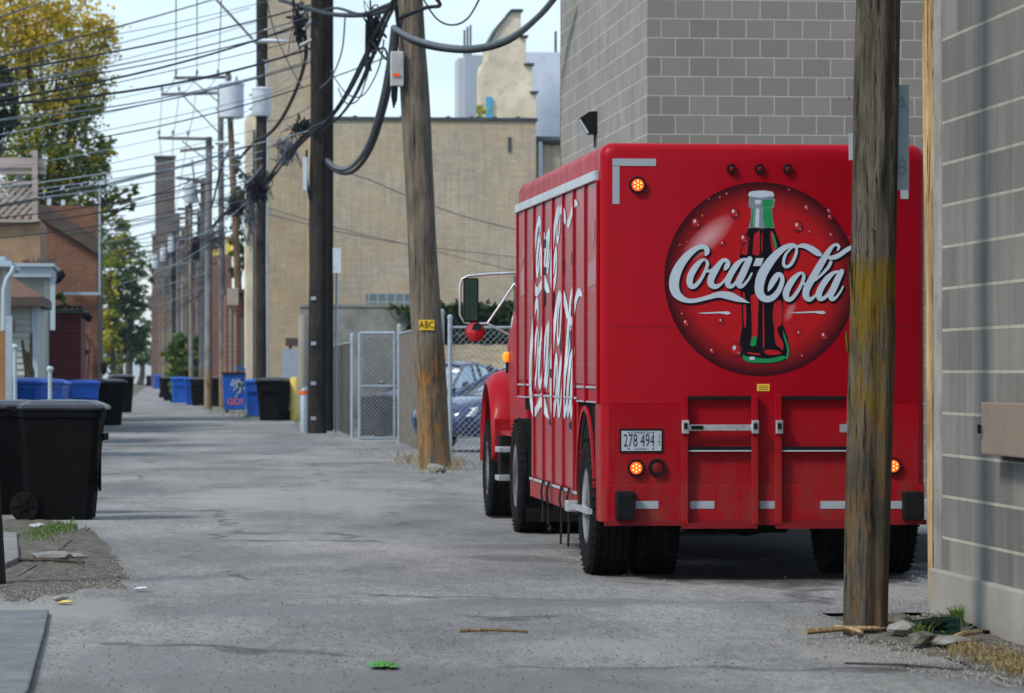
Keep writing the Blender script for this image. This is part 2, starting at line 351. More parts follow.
M['white'] = flat('decal_white', (.42, .50, .58), .55)
M['tape'] = flat('reflective_tape', (.30, .34, .39), .5)
M['ink'] = flat('decal_black', (.008, .008, .012), .45)
M['green'] = flat('decal_green', (.01, .22, .07), .45)
M['grey_d'] = flat('decal_grey', (.17, .22, .26), .45)
M['lgrey_d'] = flat('decal_pale', (.45, .52, .58), .45)
M['dkred_d'] = flat('decal_dark_red', (.12, .004, .008), .45)
M['red_d'] = flat('decal_red', (.40, .008, .014), .45)
M['blue_d'] = flat('decal_blue', (.10, .12, .5), .45)
M['pink_d'] = flat('decal_pink', (.32, .16, .18), .5)
M['lamp_on'] = flat('lamp_lit', (.9, .05, .02), .3, emit=((1, .07, .015), 1.1))
M['led'] = flat('led_lit', (1, .4, .1), .3, emit=((1, .36, .05), 2.2))
M['lamp_off'] = flat('lamp_unlit', (.14, .008, .012), .2)
M['amber'] = flat('amber_lamp', (1, .35, .02), .3, emit=((1, .30, .02), .35))
M['yellow'] = pm('yellow_paint', (.62, .47, .12), .6, 0, .15, 4)
M['yellow_tag'] = flat('yellow_tag', (.75, .5, .03), .5)
M['plate'] = flat('number_plate', (.36, .41, .46), .55)
M['navy'] = flat('navy_digits', (.015, .025, .06), .5)
M['glass_dark'] = pm('dark_glass', (.02, .03, .03), .08, 0, .1, 2)
M['mirror'] = pm('mirror_glass', (.05, .12, .10), .08, .6, .3, 3)  # dark green reflection is put into the tint of the glass
M['bin_black'] = pm('black_bin_plastic', (.004, .0043, .005), .75, 0, .3, 2, dirt=(.010, .010, .010))
M['bin_blue'] = pm('blue_bin_plastic', (.008, .085, .42), .45, 0, .25, 2, dirt=(.05, .12, .30))
M['lid_pale'] = pm('black_lid_sheen', (.03, .033, .04), .30, 0, .3, 3)  # paler than the bins, painting in the sky reflected by the lids
M['galv'] = pm('galvanised_steel', (.36, .42, .48), .5, .4, .15, 8, dirt=(.24, .26, .28))
M['chain'] = pm('chain_link_wire', (.34, .38, .42), .55, .5, .15, 8)
M['mesh_brown'] = pm('privacy_mesh', (.10, .095, .085), .9, 0, .35, 5)
M['wire'] = pm('cable_black', (.014, .017, .024), .5, 0, .2, 5)
M['wire_l'] = pm('cable_pale', (.26, .34, .40), .5, 0, .1, 5)
M['wire_g'] = pm('cable_grey', (.09, .11, .13), .45, .2, .2, 5)
M['trafo'] = pm('transformer_paint', (.50, .57, .64), .5, 0, .08, 2, dirt=(.36, .41, .46))
M['ceramic'] = pm('insulator', (.20, .23, .27), .3)
M['arm_wood'] = wood_mat('crossarm_wood', (.12, .12, .12), (.24, .24, .24))
M['pole_near'] = wood_mat('near_pole_wood', (.035, .030, .024), (.20, .175, .14), band=[(-.2, 1.5, (.17, .10, .042), .46), (1.28, 2.12, (.175, .115, .012), .43), (.98, 1.16, (.21, .13, .01), .53), (1.9, 2.1, (.19, .125, .012), .42)], bs=1.2, sc=1.3)
M['pole_mid'] = wood_mat('mid_pole_wood', (.065, .055, .044), (.25, .215, .17), rust=(1.75, (.30, .14, .035), .45), sc=.7)
M['pole_dark'] = wood_mat('dark_pole_wood', (.018, .017, .017), (.058, .052, .048))
M['pole_far'] = wood_mat('far_pole_wood', (.12, .115, .115), (.24, .23, .225), rust=(2.0, (.30, .17, .06), .42))
M['pole_grey'] = wood_mat('grey_pole_wood', (.16, .165, .175), (.28, .29, .30), rust=(1.6, (.30, .19, .09), .42))
M['pole_brown'] = wood_mat('brown_pole_wood', (.13, .085, .05), (.26, .18, .11))
M['pole_new'] = wood_mat('new_pole_wood', (.38, .25, .12), (.60, .43, .24))
M['siding'] = pm('siding_paint', (.36, .38, .36), .7, 0, .08, 1)
M['trim_white'] = pm('white_trim', (.34, .42, .48), .6, 0, .08, 2)
M['deck_wood'] = pm('deck_wood', (.36, .31, .28), .8, 0, .18, 3, stretch=(.3, .3, 2))
M['tan_siding'] = pm('tan_siding', (.30, .20, .13), .85, 0, .2, 3)
M['shingle'] = pm('shingle', (.12, .068, .05), .9, 0, .25, 5, bmp=.6)
M['fascia'] = pm('dark_fascia', (.075, .058, .052), .7)
M['maroon'] = brick_mat('maroon_boards', 'x', 3., .13, (.15, .022, .028), (.12, .02, .025), (.05, .01, .012), .012, .25, off=0)
M['plank'] = pm('orange_plank', (.27, .14, .06), .8, 0, .2, 3)
M['green_p'] = pm('green_felt', (.04, .07, .05), .8)
M['beige_box'] = pm('beige_metal', (.20, .16, .125), .55, 0, .15, 3, dirt=(.13, .10, .08))
M['car_blue'] = pm('car_blue', (.02, .045, .13), .22, .3, .1, 1, coat=1)
M['car_dark'] = pm('car_dark_blue', (.012, .022, .06), .25, .3, .1, 1, coat=1)
M['headlight'] = pm('headlight_lens', (.75, .78, .8), .15, 0, .05, 2)
M['car_glass'] = pm('car_glass', (.42, .50, .56), .08, .75, .1, 2)
M['leaf_mix'] = leaf_mat('autumn_leaves', [(0, (.03, .06, .015)), (.3, (.09, .16, .022)), (.5, (.20, .25, .025)), (.68, (.44, .36, .02)), (1, (.72, .52, .04))])
M['leaf_dark'] = leaf_mat('dark_leaves', [(0, (.01, .025, .015)), (.5, (.03, .065, .03)), (1, (.09, .15, .05))])
M['leaf_mid'] = leaf_mat('green_leaves', [(0, (.03, .07, .02)), (.5, (.08, .16, .035)), (1, (.22, .28, .05))])
M['leaf_lime'] = leaf_mat('lime_leaves', [(0, (.08, .13, .02)), (.5, (.25, .30, .04)), (1, (.50, .42, .06))])
M['bark'] = wood_mat('bark', (.04, .035, .03), (.12, .10, .08))
M['litter_green'] = pm('green_rag', (.06, .20, .04), .8, 0, .5, 40)
M['stone'] = pm('loose_stone', (.19, .185, .175), .9, 0, .35, 9, bmp=.5)
M['window_dark'] = pm('dark_window', (.035, .045, .055), .15)
M['glass_block'] = brick_mat('glass_block', 'x', .30, .30, (.12, .17, .20), (.16, .21, .25), (.34, .36, .36), .025, .1, streak=False, off=0, rough=.2)
M['orange_tag'] = flat('orange_tag', (.8, .12, .02), .5)
M['teal'] = pm('blue_vent', (.06, .33, .55), .5)

# ------------------------------------------------------------------ ground
def ground():
    mb = MB(); mb.quad((-600, -30, -.016), (600, -30, -.016), (600, 1400, -.016), (-600, 1400, -.016))
    struct(mb, 'ground', M['dirt'])
    # alley surface: gentle unevenness
    xs = [-1.9+.35*i for i in range(18)]; xs = [x for x in xs]
    ys = [4+.35*i for i in range(140)] + [53+4*i for i in range(90)]
    vs = []; fs = []
    def zed(x, y): return .018*noise.noise(Vector((x*.35, y*.18, 0)))+.006*noise.noise(Vector((x*1.7, y*.8, 3)))
    for y in ys:
        e = .12*noise.noise(Vector((0, y*.6, 1)))+.05*noise.noise(Vector((0, y*2.4, 7)))
        for i, x in enumerate(xs):
            vs.append((x+(e if i == 0 else 0), y, zed(x, y)+.012))
    n = len(xs)
    for j in range(len(ys)-1):
        for i in range(n-1): fs.append((j*n+i, j*n+i+1, (j+1)*n+i+1, (j+1)*n+i))
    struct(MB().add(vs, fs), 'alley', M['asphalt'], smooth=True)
    # parking lot to the right (truck stands on it)
    mb = MB(); mb.quad((xs[-1]-.002, 21.1, .004), (26, 21.1, .004), (26, 90, .004), (xs[-1]-.002, 90, .004))
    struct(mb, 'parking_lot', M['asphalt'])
ground()
# concrete aprons at the lower left
a = [G(0, 617), G(49, 617), G(44, 640), G(28, 700), G(-60, 760), G(-200, 617)]
struct(MB().prism([(p.x, p.y) for p in a], 'z', -.05, .045), 'driveway_apron', pm('apron_concrete', (.14, .155, .165), .9, 0, .25, 5, dirt=(.085, .09, .095), bmp=.8), bevel=.012)
a = [G(-120, 540), G(17, 540), G(19, 566), G(6, 572), G(-120, 572)]
struct(MB().prism([(p.x, p.y) for p in a], 'z', -.05, .07), 'kerb', pm('kerb_concrete', (.17, .175, .175), .9, 0, .3, 4, dirt=(.10, .10, .095), bmp=.6), bevel=.015)
# patches of soil and broken edge
def zed(x, y): return .018*noise.noise(Vector((x*.35, y*.18, 0)))+.006*noise.noise(Vector((x*1.7, y*.8, 3)))
def patch(name, pts, mat, z):
    ps = catmull([tuple(G(*p).xy) for p in pts+[pts[0]]], 14)[:-1]
    c = Vector((sum(p[0] for p in ps)/len(ps), sum(p[1] for p in ps)/len(ps)))
    ps = [(c.x+(p[0]-c.x)*(1+.25*noise.noise(Vector((p[0]*6, p[1]*6, z)))+.12*noise.noise(Vector((p[0]*22, p[1]*22, z)))), c.y+(p[1]-c.y)*(1+.2*noise.noise(Vector((p[0]*5, p[1]*5, 9))))) for p in ps]
    n = len(ps); vs = []; fs = []; K = 10
    for k in range(1, K+1):
        t_ = k/K
        for (x, y) in ps:
            X, Y = c.x+(x-c.x)*t_, c.y+(y-c.y)*t_; vs.append((X, Y, zed(X, Y)+.012+(z*(1-t_**4))*(1+.6*noise.noise(Vector((X*6, Y*6, 4))))-.002*(k == K)))
    vs.append((c.x, c.y, zed(c.x, c.y)+.012+z)); 
    for k in range(K-1):
        for i in range(n): j = (i+1) % n; fs.append((k*n+i, k*n+j, (k+1)*n+j, (k+1)*n+i))
    fs += [(len(vs)-1, i, (i+1) % n) for i in range(n)]
    struct(MB().add(vs, fs), name, mat, smooth=True)
patch('soil_patch', [(-10, 520), (60, 523), (95, 535), (118, 560), (125, 580), (110, 590), (60, 594), (0, 600), (-30, 560)], M['dirt'], .03)
patch('soil_strip', [(845, 640), (905, 622), (934, 612), (960, 622), (1030, 655), (1060, 690), (1010, 686), (960, 662), (900, 652)], M['dirt'], .03)

# ------------------------------------------------------------------ near block wall (right)
NX = 4.77; c0 = G(932, 613); NY = c0.y
nb = thing('block_wall_building', 'grey block wall building with pale mortar lines at the right edge of the alley', 'building', (NX, NY, 0))
fz = .27
mb = MB(); mb.box(NX, NX+7, -6, NY-.012, fz, 6.5); build(mb, 'wall', M['near_block'], nb)
mb = MB(); mb.box(NX-.012, NX+.25, NY-.2, NY+.0, fz+.0, 6.5); build(mb, 'corner_pier', pm('corner_pier', (.24, .235, .22), .85, 0, .35, 2.3, dirt=(.13, .13, .12), bmp=.5), nb, bevel=.015)
mb = MB(); mb.box(NX-.04, NX+7, -6, NY+.02, -.2, fz+.012); build(mb, 'foundation', M['foundation'], nb, bevel=.015)
p0 = onX(981, 402, NX-.13); p1 = onX(1060, 460, NX-.13); z1 = p0.z; z0 = onX(981, 454, NX-.13).z
t = thing('wall_cabinet', 'beige brown metal cabinet fixed on the grey block wall', 'cabinet', (NX-.06, p0.y, z0))
mb = MB(); mb.box(NX-.13, NX-.012, p1.y, p0.y, z0, z1); build(mb, 'door', M['beige_box'], t, bevel=.008)
mb = MB(); mb.box(NX-.011, NX-.001, p1.y+.03, p0.y-.02, z0-.035, z1-.02); build(mb, 'back_frame', M['black'], t)
mb = MB(); mb.tube([(NX-.15, p0.y-.04, (z0+z1)/2+.02), (NX-.15, p0.y-.04, (z0+z1)/2-.03)], .012); build(mb, 'latch', M['black'], t)

# ------------------------------------------------------------------ far block building (Y=40)
BY = onY(647, 160, 40).y; q = onY(647, 160, BY)
BX = q.x; yb = onX(561, 160, BX).y
fb = thing('block_building', 'tall grey block building with pale mortar joints behind the red truck', 'building', (BX, BY, 0))
mb = MB(); mb.box(BX+.002, BX+14, BY, BY+.3, 0, 10.5); build(mb, 'front_wall', M['block_x'], fb)
mb = MB(); mb.box(BX, BX+.3, BY+.001, yb, 0, 10.6); build(mb, 'side_wall', M['block_y'], fb)
mb = MB(); mb.box(BX+.301, BX+14, BY+.301, yb, 9.9, 10.1); build(mb, 'roof', M['coping'], fb)
lp = onX(596, 122, BX)
t = thing('wall_lamp', 'small black wedge wall lamp on the side of the grey block building', 'lamp', (BX, lp.y, lp.z))
sidep = [(0, .13), (-.10, .13), (-.22, .05), (-.10, -.16), (0, -.16)]
mb = MB(); mb.prism([(BX+a_, lp.z+b_) for a_, b_ in sidep], 'y', lp.y-.16, lp.y+.16); build(mb, 'housing', M['black'], t, bevel=.01)
mb = MB(); mb.prism([(BX-.222, lp.z+.03), (BX-.24, lp.z+.02), (BX-.13, lp.z-.16), (BX-.11, lp.z-.15)], 'y', lp.y-.14, lp.y+.14); build(mb, 'lens', M['lgrey_d'], t)
mb = MB(); mb.tube([(BX-.03, lp.y-.1, lp.z-.16), (BX-.03, lp.y-.1, lp.z-.34)], .012); build(mb, 'conduit', M['black'], t)

# ------------------------------------------------------------------ helpers for face-on facades
def face(mb, x0, y0, x1, y1, Y, th=.3, back=True):
    a, b = onY(x0, y0, Y), onY(x1, y1, Y)
    mb.box(a.x, b.x, Y, Y+th if back else Y-th, max(min(a.z, b.z), 0) if min(y0, y1) < 372 else 0, max(a.z, b.z)); return mb
BRY = 118.0
bb = thing('brick_building', 'tan brick building with a flat dark parapet behind the parking lot', 'building', onY(430, 415, BRY).to_tuple()[:2]+(0,))
a, b = onY(330, 120, BRY), onY(536, 120, BRY); tops = a.z
mb = MB(); mb.box(a.x-.5, b.x, BRY, BRY+14, 0, tops); build(mb, 'wall', M['tan_brick'], bb)
mb = MB(); mb.box(a.x-.5, b.x+.05, BRY-.06, BRY+.4, tops+.002, tops+.12)
for k in range(9): mb.box(a.x+k*.8, a.x+k*.8+.12, BRY-.07, BRY+.41, tops+.121, tops+.16)
build(mb, 'parapet_coping', M['coping'], bb)
w0, w1 = onY(366, 293, BRY), onY(418, 304, BRY)
mb = MB(); mb.box(w0.x, w1.x, BRY-.03, BRY-.003, w1.z, w0.z); build(mb, 'window', M['glass_block'], bb)
mb = MB(); mb.box(w0.x-.05, w1.x+.05, BRY-.10, BRY-.031, w1.z-.10, w1.z-.01); build(mb, 'sill', M['concrete'], bb)
# faint patches/anchor plates on the brick
mb = MB(); mb.box(onY(508, 140, BRY).x, onY(511, 140, BRY).x, BRY-.04, BRY-.003, onY(508, 152, BRY).z, onY(508, 137, BRY).z); build(mb, 'anchor_plate', M['coping'], bb)
# right part with white gutter and downpipe
rb = thing('brick_annex', 'narrow tan brick annex with a drooping gutter left of the block building', 'building', onY(548, 415, BRY).to_tuple()[:2]+(0,))
a, b = onY(536.5, 141, BRY), onY(600, 141, BRY)
mb = MB(); mb.box(a.x, b.x, BRY+.5, BRY+10, 0, a.z); build(mb, 'wall', M['tan_brick'], rb)
mb = MB(); mb.tube([(a.x, BRY+.35, a.z+.05), (b.x, BRY+.35, a.z+.05)], .14); build(mb, 'gutter', M['coping'], rb, smooth=True)
mb = MB(); dx = onY(541, 200, BRY).x; mb.tube([(dx, BRY+.3, a.z), (dx, BRY+.3, 2)], .085); build(mb, 'downpipe', M['trafo'], rb, smooth=True)
# tall block to the left
ta = thing('tall_brick_building', 'tall tan brick building rising out of frame behind the dark pole', 'building', onY(290, 415, 124).to_tuple()[:2]+(0,))
a, b = onY(268, -60, 124), onY(331, -60, 124)
mb = MB(); mb.box(a.x, b.x, 124, 130, 0, a.z); build(mb, 'wall', M['tan_brick'], ta)
c_, d_ = onY(246, 118, 124.6), onY(268, 118, 124.6)
mb = MB(); mb.prism([(c_.x, 0), (d_.x-.01, 0), (d_.x-.01, onY(268, 95, 124).z), (c_.x, c_.z)], 'y', 124.6, 127); build(mb, 'side_wing', M['gable_brick'], ta)
mb = MB(); mb.box(onY(253, 0, 124.4).x, onY(255, 0, 124.4).x, 124.3, 124.55, 0, onY(250, 130, 124.4).z); build(mb, 'downpipe', M['coping'], ta)
# stepped gable behind
GY = 132.2
st = thing('stepped_gable_house', 'pale stepped gable wall standing above the tan brick parapet', 'building', onY(508, 415, GY).to_tuple()[:2]+(0,))
prof = [(482, 130), (482, 70), (484, 62), (488, 60), (488, 48), (498, 28), (512, 12), (521, 12), (521, 38), (526, 38), (526, 66), (532, 66), (532, 94), (536, 94), (536, 130)]
pp = [(onY(x, y, GY).x, onY(x, y, GY).z) for x, y in prof]
mb = MB(); mb.prism(pp, 'y', GY, GY+2.2); build(mb, 'gable_wall', M['gable_brick'], st)
cp = MB()
for x0, x1, y in ((511, 523, 11.5), (519, 528, 37.5), (524, 534, 65.5), (530, 538, 93.5)):
    a, b = onY(x0, y, GY), onY(x1, y, GY); cp.box(a.x, b.x, GY-.12, GY+2.3, a.z, a.z+.09)
for (x0, y0), (x1, y1) in zip([(487, 47.5), (498, 27.5)], [(498, 27.5), (512, 11.5)]):
    a, b = onY(x0, y0, GY), onY(x1, y1, GY); cp.prism([(a.x, a.z), (b.x, b.z), (b.x, b.z+.1), (a.x, a.z+.1)], 'y', GY-.1, GY+2.3)
build(cp, 'coping', M['coping'], st)
a, b = onY(486, 97, GY), onY(492, 118, GY); mb = MB(); mb.box(a.x, b.x, GY-.1, GY-.003, b.z-.2, a.z); build(mb, 'vent_duct', M['teal'], st)
# white painted building + grey tower
wb = thing('white_wall_building', 'blue white painted wall right of the stepped gable', 'building', onY(560, 415, 136).to_tuple()[:2]+(0,))
mb = MB(); face(mb, 525, 52, 620, 150, 136, 8); build(mb, 'wall', M['white_brick'], wb)
mb = MB(); p = onY(556.5, 52, 136); mb.tube([(p.x, 136.3, p.z), (p.x, 136.3, p.z+.85)], .05); build(mb, 'vent_pipe', M['coping'], wb)
tw = thing('grey_tower', 'plain grey panel tower with three thin masts left of the stepped gable', 'building', onY(472, 415, 150).to_tuple()[:2]+(0,))
mb = MB(); face(mb, 465, 55, 487, 130, 150, 3); build(mb, 'wall', M['grey_panel'], tw)
mb = MB(); face(mb, 458.5, 58, 464.9, 130, 151, 2); build(mb, 'side_wall', pm('pale_panel', (.44, .49, .54), .6, 0, .06, .5), tw)
for x, y in ((464.5, 30), (467.5, 27), (470.5, 25)):
    mb = MB(); p = onY(x, y, 151); mb.tube([(p.x, 151, onY(x, 57, 151).z-.2), (p.x, 151, p.z)], .045); build(mb, 'mast', M['coping'], tw)

# ------------------------------------------------------------------ low wall, dry bank and ivy behind the lot
def leaves(mb, c, rad, n, size, tone=lambda p: random.random(), shell=.35, clump=None):
    """n leaf quads in clumps spread through an ellipsoid"""
    if mb.c is None: mb.c = []
    c = Vector(c); k = clump or max(3, n//26); cl = []
    while len(cl) < k:
        p = Vector((random.uniform(-1, 1), random.uniform(-1, 1), random.uniform(-1, 1)))
        if p.length < 1 and (p.length > shell or random.random() < .3): cl.append(p)
    per = max(1, n//k)
    for p in cl:
        base = c + Vector((p.x*rad[0], p.y*rad[1], p.z*rad[2])); cr = min(rad)*random.uniform(.10, .24); tn = tone(base)
        for _ in range(per):
            q_ = base + Vector((random.gauss(0, cr), random.gauss(0, cr), random.gauss(0, cr*.7)))
            u = Vector((random.gauss(0, 1), random.gauss(0, 1), random.gauss(0, .6))).normalized()
            v = u.cross(Vector((random.gauss(0, 1), random.gauss(0, 1), random.gauss(0, 1)))).normalized()
            s_ = size*random.uniform(.6, 1.35)
            mb.add([q_-u*s_, q_+v*s_*.5, q_+u*s_, q_-v*s_*.5], [(0, 1, 2, 3)])
            mb.c.append(min(1, max(0, tn+random.gauss(0, .13))))
random.seed(4)
lw = thing('low_wall', 'weathered grey low wall at the foot of the tan brick building', 'wall', onY(374, 412, 114).to_tuple()[:2]+(0,))
a, b = onY(300, 307, 114), onY(417, 307, 114)
mb = MB(); mb.box(a.x, b.x, 114, 114.4, 0, a.z); build(mb, 'wall', M['gravel_wall'], lw)
mb = MB(); mb.box(a.x, b.x+.02, 113.96, 114.44, a.z+.001, a.z+.09); build(mb, 'coping', M['foundation'], lw)
mb = MB(); a, b = onY(417.5, 345, 113), onY(640, 345, 113)
vs, fs = [], []; nX = 26
for j, (yy, zz) in enumerate(((96, .03), (104, .8), (112, a.z), (117, a.z+.05))):
    for i in range(nX+1): vs.append((a.x+(b.x-a.x)*i/nX, yy, zz+.10*noise.noise(Vector((i*.7, j, 0)))))
for j in range(3):
    for i in range(nX): fs.append((j*(nX+1)+i, j*(nX+1)+i+1, (j+1)*(nX+1)+i+1, (j+1)*(nX+1)+i))
mb.add(vs, fs); struct(mb, 'grass_bank', M['dry'], smooth=True)
mb = MB()
for k in range(30):
    x = 420+k*4.4; p = onY(x, 324+random.uniform(-3, 4), 113.6)
    leaves(mb, p, (.55, .35, .72), 330, .13, lambda q: random.uniform(.0, .7), 0, 60)
tag(build(mb, 'ivy_hedge', M['leaf_dark']), 'dark green ivy hedge in front of the tan brick wall', 'hedge')
mb = MB()
for k in range(16):
    x = 410+random.uniform(-28, 20); p = onY(x, 309+random.uniform(-2, 4), 113.8)
    leaves(mb, p, (.35, .12, .14), 50, .06, lambda q: random.uniform(.1, .7), 0)
tag(build(mb, 'ivy_creeper', M['leaf_mid']), 'thin green creeper trailing over the grey low wall', 'plant')
mb = MB(); leaves(mb, onY(473, 113, 121), (.45, .4, .35), 120, .08, lambda q: random.uniform(.3, .8), 0)
tag(build(mb, 'roof_plant', M['leaf_lime']), 'small yellow green shrub on the tan brick roof edge', 'plant')

# ------------------------------------------------------------------ chain-link fences
def chain(mb, p0, p1, z0, z1, pitch=.085, r=.0035):
    """diamond mesh between two ground points"""
    p0, p1 = Vector(p0), Vector(p1); Lh = (p1-p0).length; d = (p1-p0)/Lh; H = z1-z0
    nrm = Vector((-d.y, d.x, 0))
    def seg(u0, h0, u1, h1, off):
        a = p0+d*u0+nrm*off; b = p0+d*u1+nrm*off
        A = Vector((a.x, a.y, z0+h0)); B = Vector((b.x, b.y, z0+h1)); mb.tube([A, B], r, 3, False)
    k = -H
    while k < Lh:
        for sgn, off in ((1, .003), (-1, -.003)):
            u0, u1 = k, k+H; h0, h1 = 0, H
            if u0 < 0: h0 = -u0; u0 = 0
            if u1 > Lh: h1 = H-(u1-Lh); u1 = Lh
            if u1 > u0:
                if sgn == 1: seg(u0, h0, u1, h1, off)
                else: seg(u0, H-h0, u1, H-h1, off)
        k += pitch
fp = G(450, 465); FH = 1.5+(372-326)*fp.y/F
def fence(name, label, posts, top, mesh, pitch, extra_rail=None, group=None, first=True):
    t = thing(name, label, 'fence', (posts[0][0], posts[0][1], 0), group)
    for p in posts:
        mb = MB(); mb.tube([(p[0], p[1], 0), (p[0], p[1], top+.12)], .038, 10); mb.lathe([(.045, top+.12), (.042, top+.16), (.012, top+.19)], (p[0], p[1], 0)); build(mb, 'post', M['galv'], t, smooth=True)
    for a_, b_ in zip(posts[:-1], posts[1:]):
        mb = MB(); mb.tube([(a_[0], a_[1], top-.02), (b_[0], b_[1], top-.02)], .022, 8); build(mb, 'rail', M['galv'], t, smooth=True)
        mb = MB(); chain(mb, (a_[0], a_[1], 0), (b_[0], b_[1], 0), .04, top-.03, pitch); build(mb, 'chain_link', M['chain'] if mesh == 'chain' else M['mesh_brown'], t)
    return t
fence('chain_link_fence', 'galvanised chain link fence in front of the parked blue car', [(fp.x, fp.y), (fp.x+2.6, fp.y+.2)], FH, 'chain', .10)
g1 = G(399, 443); g0 = G(354, 441)
f2 = fence('side_fence', 'chain link fence with dark mesh between open gate and leaning pole', [(g1.x, g1.y), ((g1.x+fp.x)/2, (g1.y+fp.y)/2), (fp.x-.12, fp.y+.1)], FH*1.04, 'brown', .10)
# open gate
gt = thing('fence_gate', 'galvanised chain link gate standing open left of the leaning pole', 'gate', (g1.x-.1, g1.y, 0))
gx0, gx1, gy = g0.x, g1.x-.09, g1.y+.1; tz = 1.5+(372-333)*gy/F
mb = MB()
for p, q_ in (((gx0, gy, .06), (gx0, gy, tz)), ((gx1, gy, .06), (gx1, gy, tz)), ((gx0, gy, tz), (gx1, gy, tz)), ((gx0, gy, .1), (gx1, gy, .1)), ((gx0, gy, 1.2), (gx1, gy, 1.2))): mb.tube([p, q_], .032, 8)
build(mb, 'gate_frame', M['galv'], gt, smooth=True)
mb = MB(); chain(mb, (gx0, gy-.03, 0), (gx1, gy-.03, 0), .1, tz, .09, .004); build(mb, 'chain_link', M['chain'], gt)
mb = MB(); chain(mb, (gx0+.1, gy+.35, 0), (gx1+.5, gy+.45, 0), .1, tz-.1, .07, .006)
tag(build(mb, 'rolled_mesh', M['mesh_brown']), 'dark mesh sheet hung behind the open chain link gate', 'mesh')
# timber boards behind gate
bo = G(375, 441); mb = MB(); mb.box(bo.x-.42, bo.x+.46, gy+.55, gy+.6, .15, .98)
tag(build(mb, 'board', M['coping']), 'dark blue grey board leaning low behind the open gate', 'board')
fence('far_fence', 'grey chain link fence running away behind the dark utility pole', [tuple(G(352, 438).xy), tuple(G(336, 431).xy), tuple(G(318, 424).xy)], FH*.98, 'brown', .09)

# ------------------------------------------------------------------ cars
def car(name, label, paint, loc, rz):
    t = thing(name, label, 'car', loc, None, rz)
    # local: x forward (nose at +x), y left, z up. body cross-sections lofted along x
    secs = [(-2.2, .55, .95, .70), (-2.05, .30, 1.0, .80), (-1.5, .24, 1.03, .87), (-.6, .22, .98, .89), (.5, .22, .96, .89), (1.2, .24, .93, .88), (1.8, .26, .84, .84), (2.1, .30, .72, .74), (2.22, .38, .62, .58)]
    rings = []
    for x, zl, zh, hw in secs:
        zm = (zl+zh)/2
        rings.append([(x, hw*.86, zl), (x, hw, zl+.14), (x, hw, zm+.02), (x, hw*.97, zh-.09), (x, hw*.86, zh-.01), (x, hw*.4, zh+.02), (x, -hw*.4, zh+.02), (x, -hw*.86, zh-.01), (x, -hw*.97, zh-.09), (x, -hw, zm+.02), (x, -hw, zl+.14), (x, -hw*.86, zl)])
    build(MB().loft(rings), 'body', paint, t, smooth=True, local=True)
    rings = []
    for x, z, hw in ((-1.75, .97, .62), (-1.15, 1.34, .60), (-.5, 1.43, .61), (.2, 1.40, .60), (1.12, .93, .66)):
        zb = .88
        rings.append([(x, hw+.12, zb), (x, hw+.02 if z > 1.1 else hw, (zb+z)/2), (x, hw*.92, z-.04), (x, hw*.5, z), (x, -hw*.5, z), (x, -hw*.92, z-.04), (x, -(hw+.02 if z > 1.1 else hw), (zb+z)/2), (x, -hw-.12, zb)])
    build(MB().loft(rings), 'windows', M['car_glass'], t, smooth=True, local=True)
    rings = []
    for x, z, hw in ((-1.1, 1.375, .60), (-.5, 1.455, .61), (.2, 1.425, .60), (.3, 1.39, .58)):
        rings.append([(x, hw*.95, z-.07), (x, hw*.9, z-.02), (x, hw*.5, z+.015), (x, -hw*.5, z+.015), (x, -hw*.9, z-.02), (x, -hw*.95, z-.07)])
    mb = MB().loft(rings)
    for s_ in (-1, 1):
        mb.tube([(.25, s_*.57, 1.37), (1.15, s_*.72, .92)], .035, 6); mb.tube([(-1.1, s_*.56, 1.35), (-1.75, s_*.68, .98)], .06, 6); mb.tube([(-.3, s_*.62, 1.40), (-.35, s_*.78, .93)], .035, 6)
    build(mb, 'roof', paint, t, smooth=True, local=True)
    for s_ in (-1, 1):
        mb = MB(); mb.loft([[(2.02, s_*.80, .60), (2.2, s_*.50, .56), (2.2, s_*.48, .66), (1.85, s_*.82, .76)], [(1.85, s_*.80, .60), (2.1, s_*.50, .56), (2.08, s_*.48, .68), (1.75, s_*.80, .75)]])
        build(mb, 'headlight', M['headlight'], t, local=True)
        mb = MB(); mb.loft([[(.95, s_*.90, .95), (.95, s_*1.02, .95), (.95, s_*1.02, 1.07), (.95, s_*.90, 1.07)], [(1.07, s_*.92, .97), (1.07, s_*1.0, .97), (1.07, s_*1.0, 1.05), (1.07, s_*.92, 1.05)]]); build(mb, 'wing_mirror', paint, t, local=True)
    for x in (-1.35, 1.35):
        for s_ in (-1, 1):
            w_ = build(MB().lathe([(.2, -.10), (.31, -.10), (.325, -.06), (.325, .06), (.31, .10), (.2, .10)], (x, s_*.80, .325), 'y', 24), 'wheel', M['rubber'], t, smooth=True, local=True)
            build(MB().lathe([(.02, -.02), (.2, -.03), (.21, .0), (.2, .03), (.02, .02)], (x, s_*.88, .325), 'y', 16), 'rim', M['chrome'], w_, local=True)
    mb = MB(); mb.box(2.215, 2.235, -.45, .45, .42, .56); build(mb, 'grille', M['black'], t, local=True)
    mb = MB(); mb.box(2.236, 2.245, -.2, .2, .45, .54); build(mb, 'number_plate', M['plate'], t, local=True)
    return t
cp0 = at(528, 372, 66); car('parked_car', 'dark blue parked car with pale headlights close behind the chain link fence', M['car_blue'], (cp0.x, cp0.y, .004), R(214)).scale = (1.06, 1.06, 1.12)
cp1 = at(444, 372, 80); car('parked_car', 'second dark car parked farther back behind the leaning pole', M['car_dark'], (cp1.x, cp1.y, .004), R(240)).scale = (1.1, 1.1, 1.2)

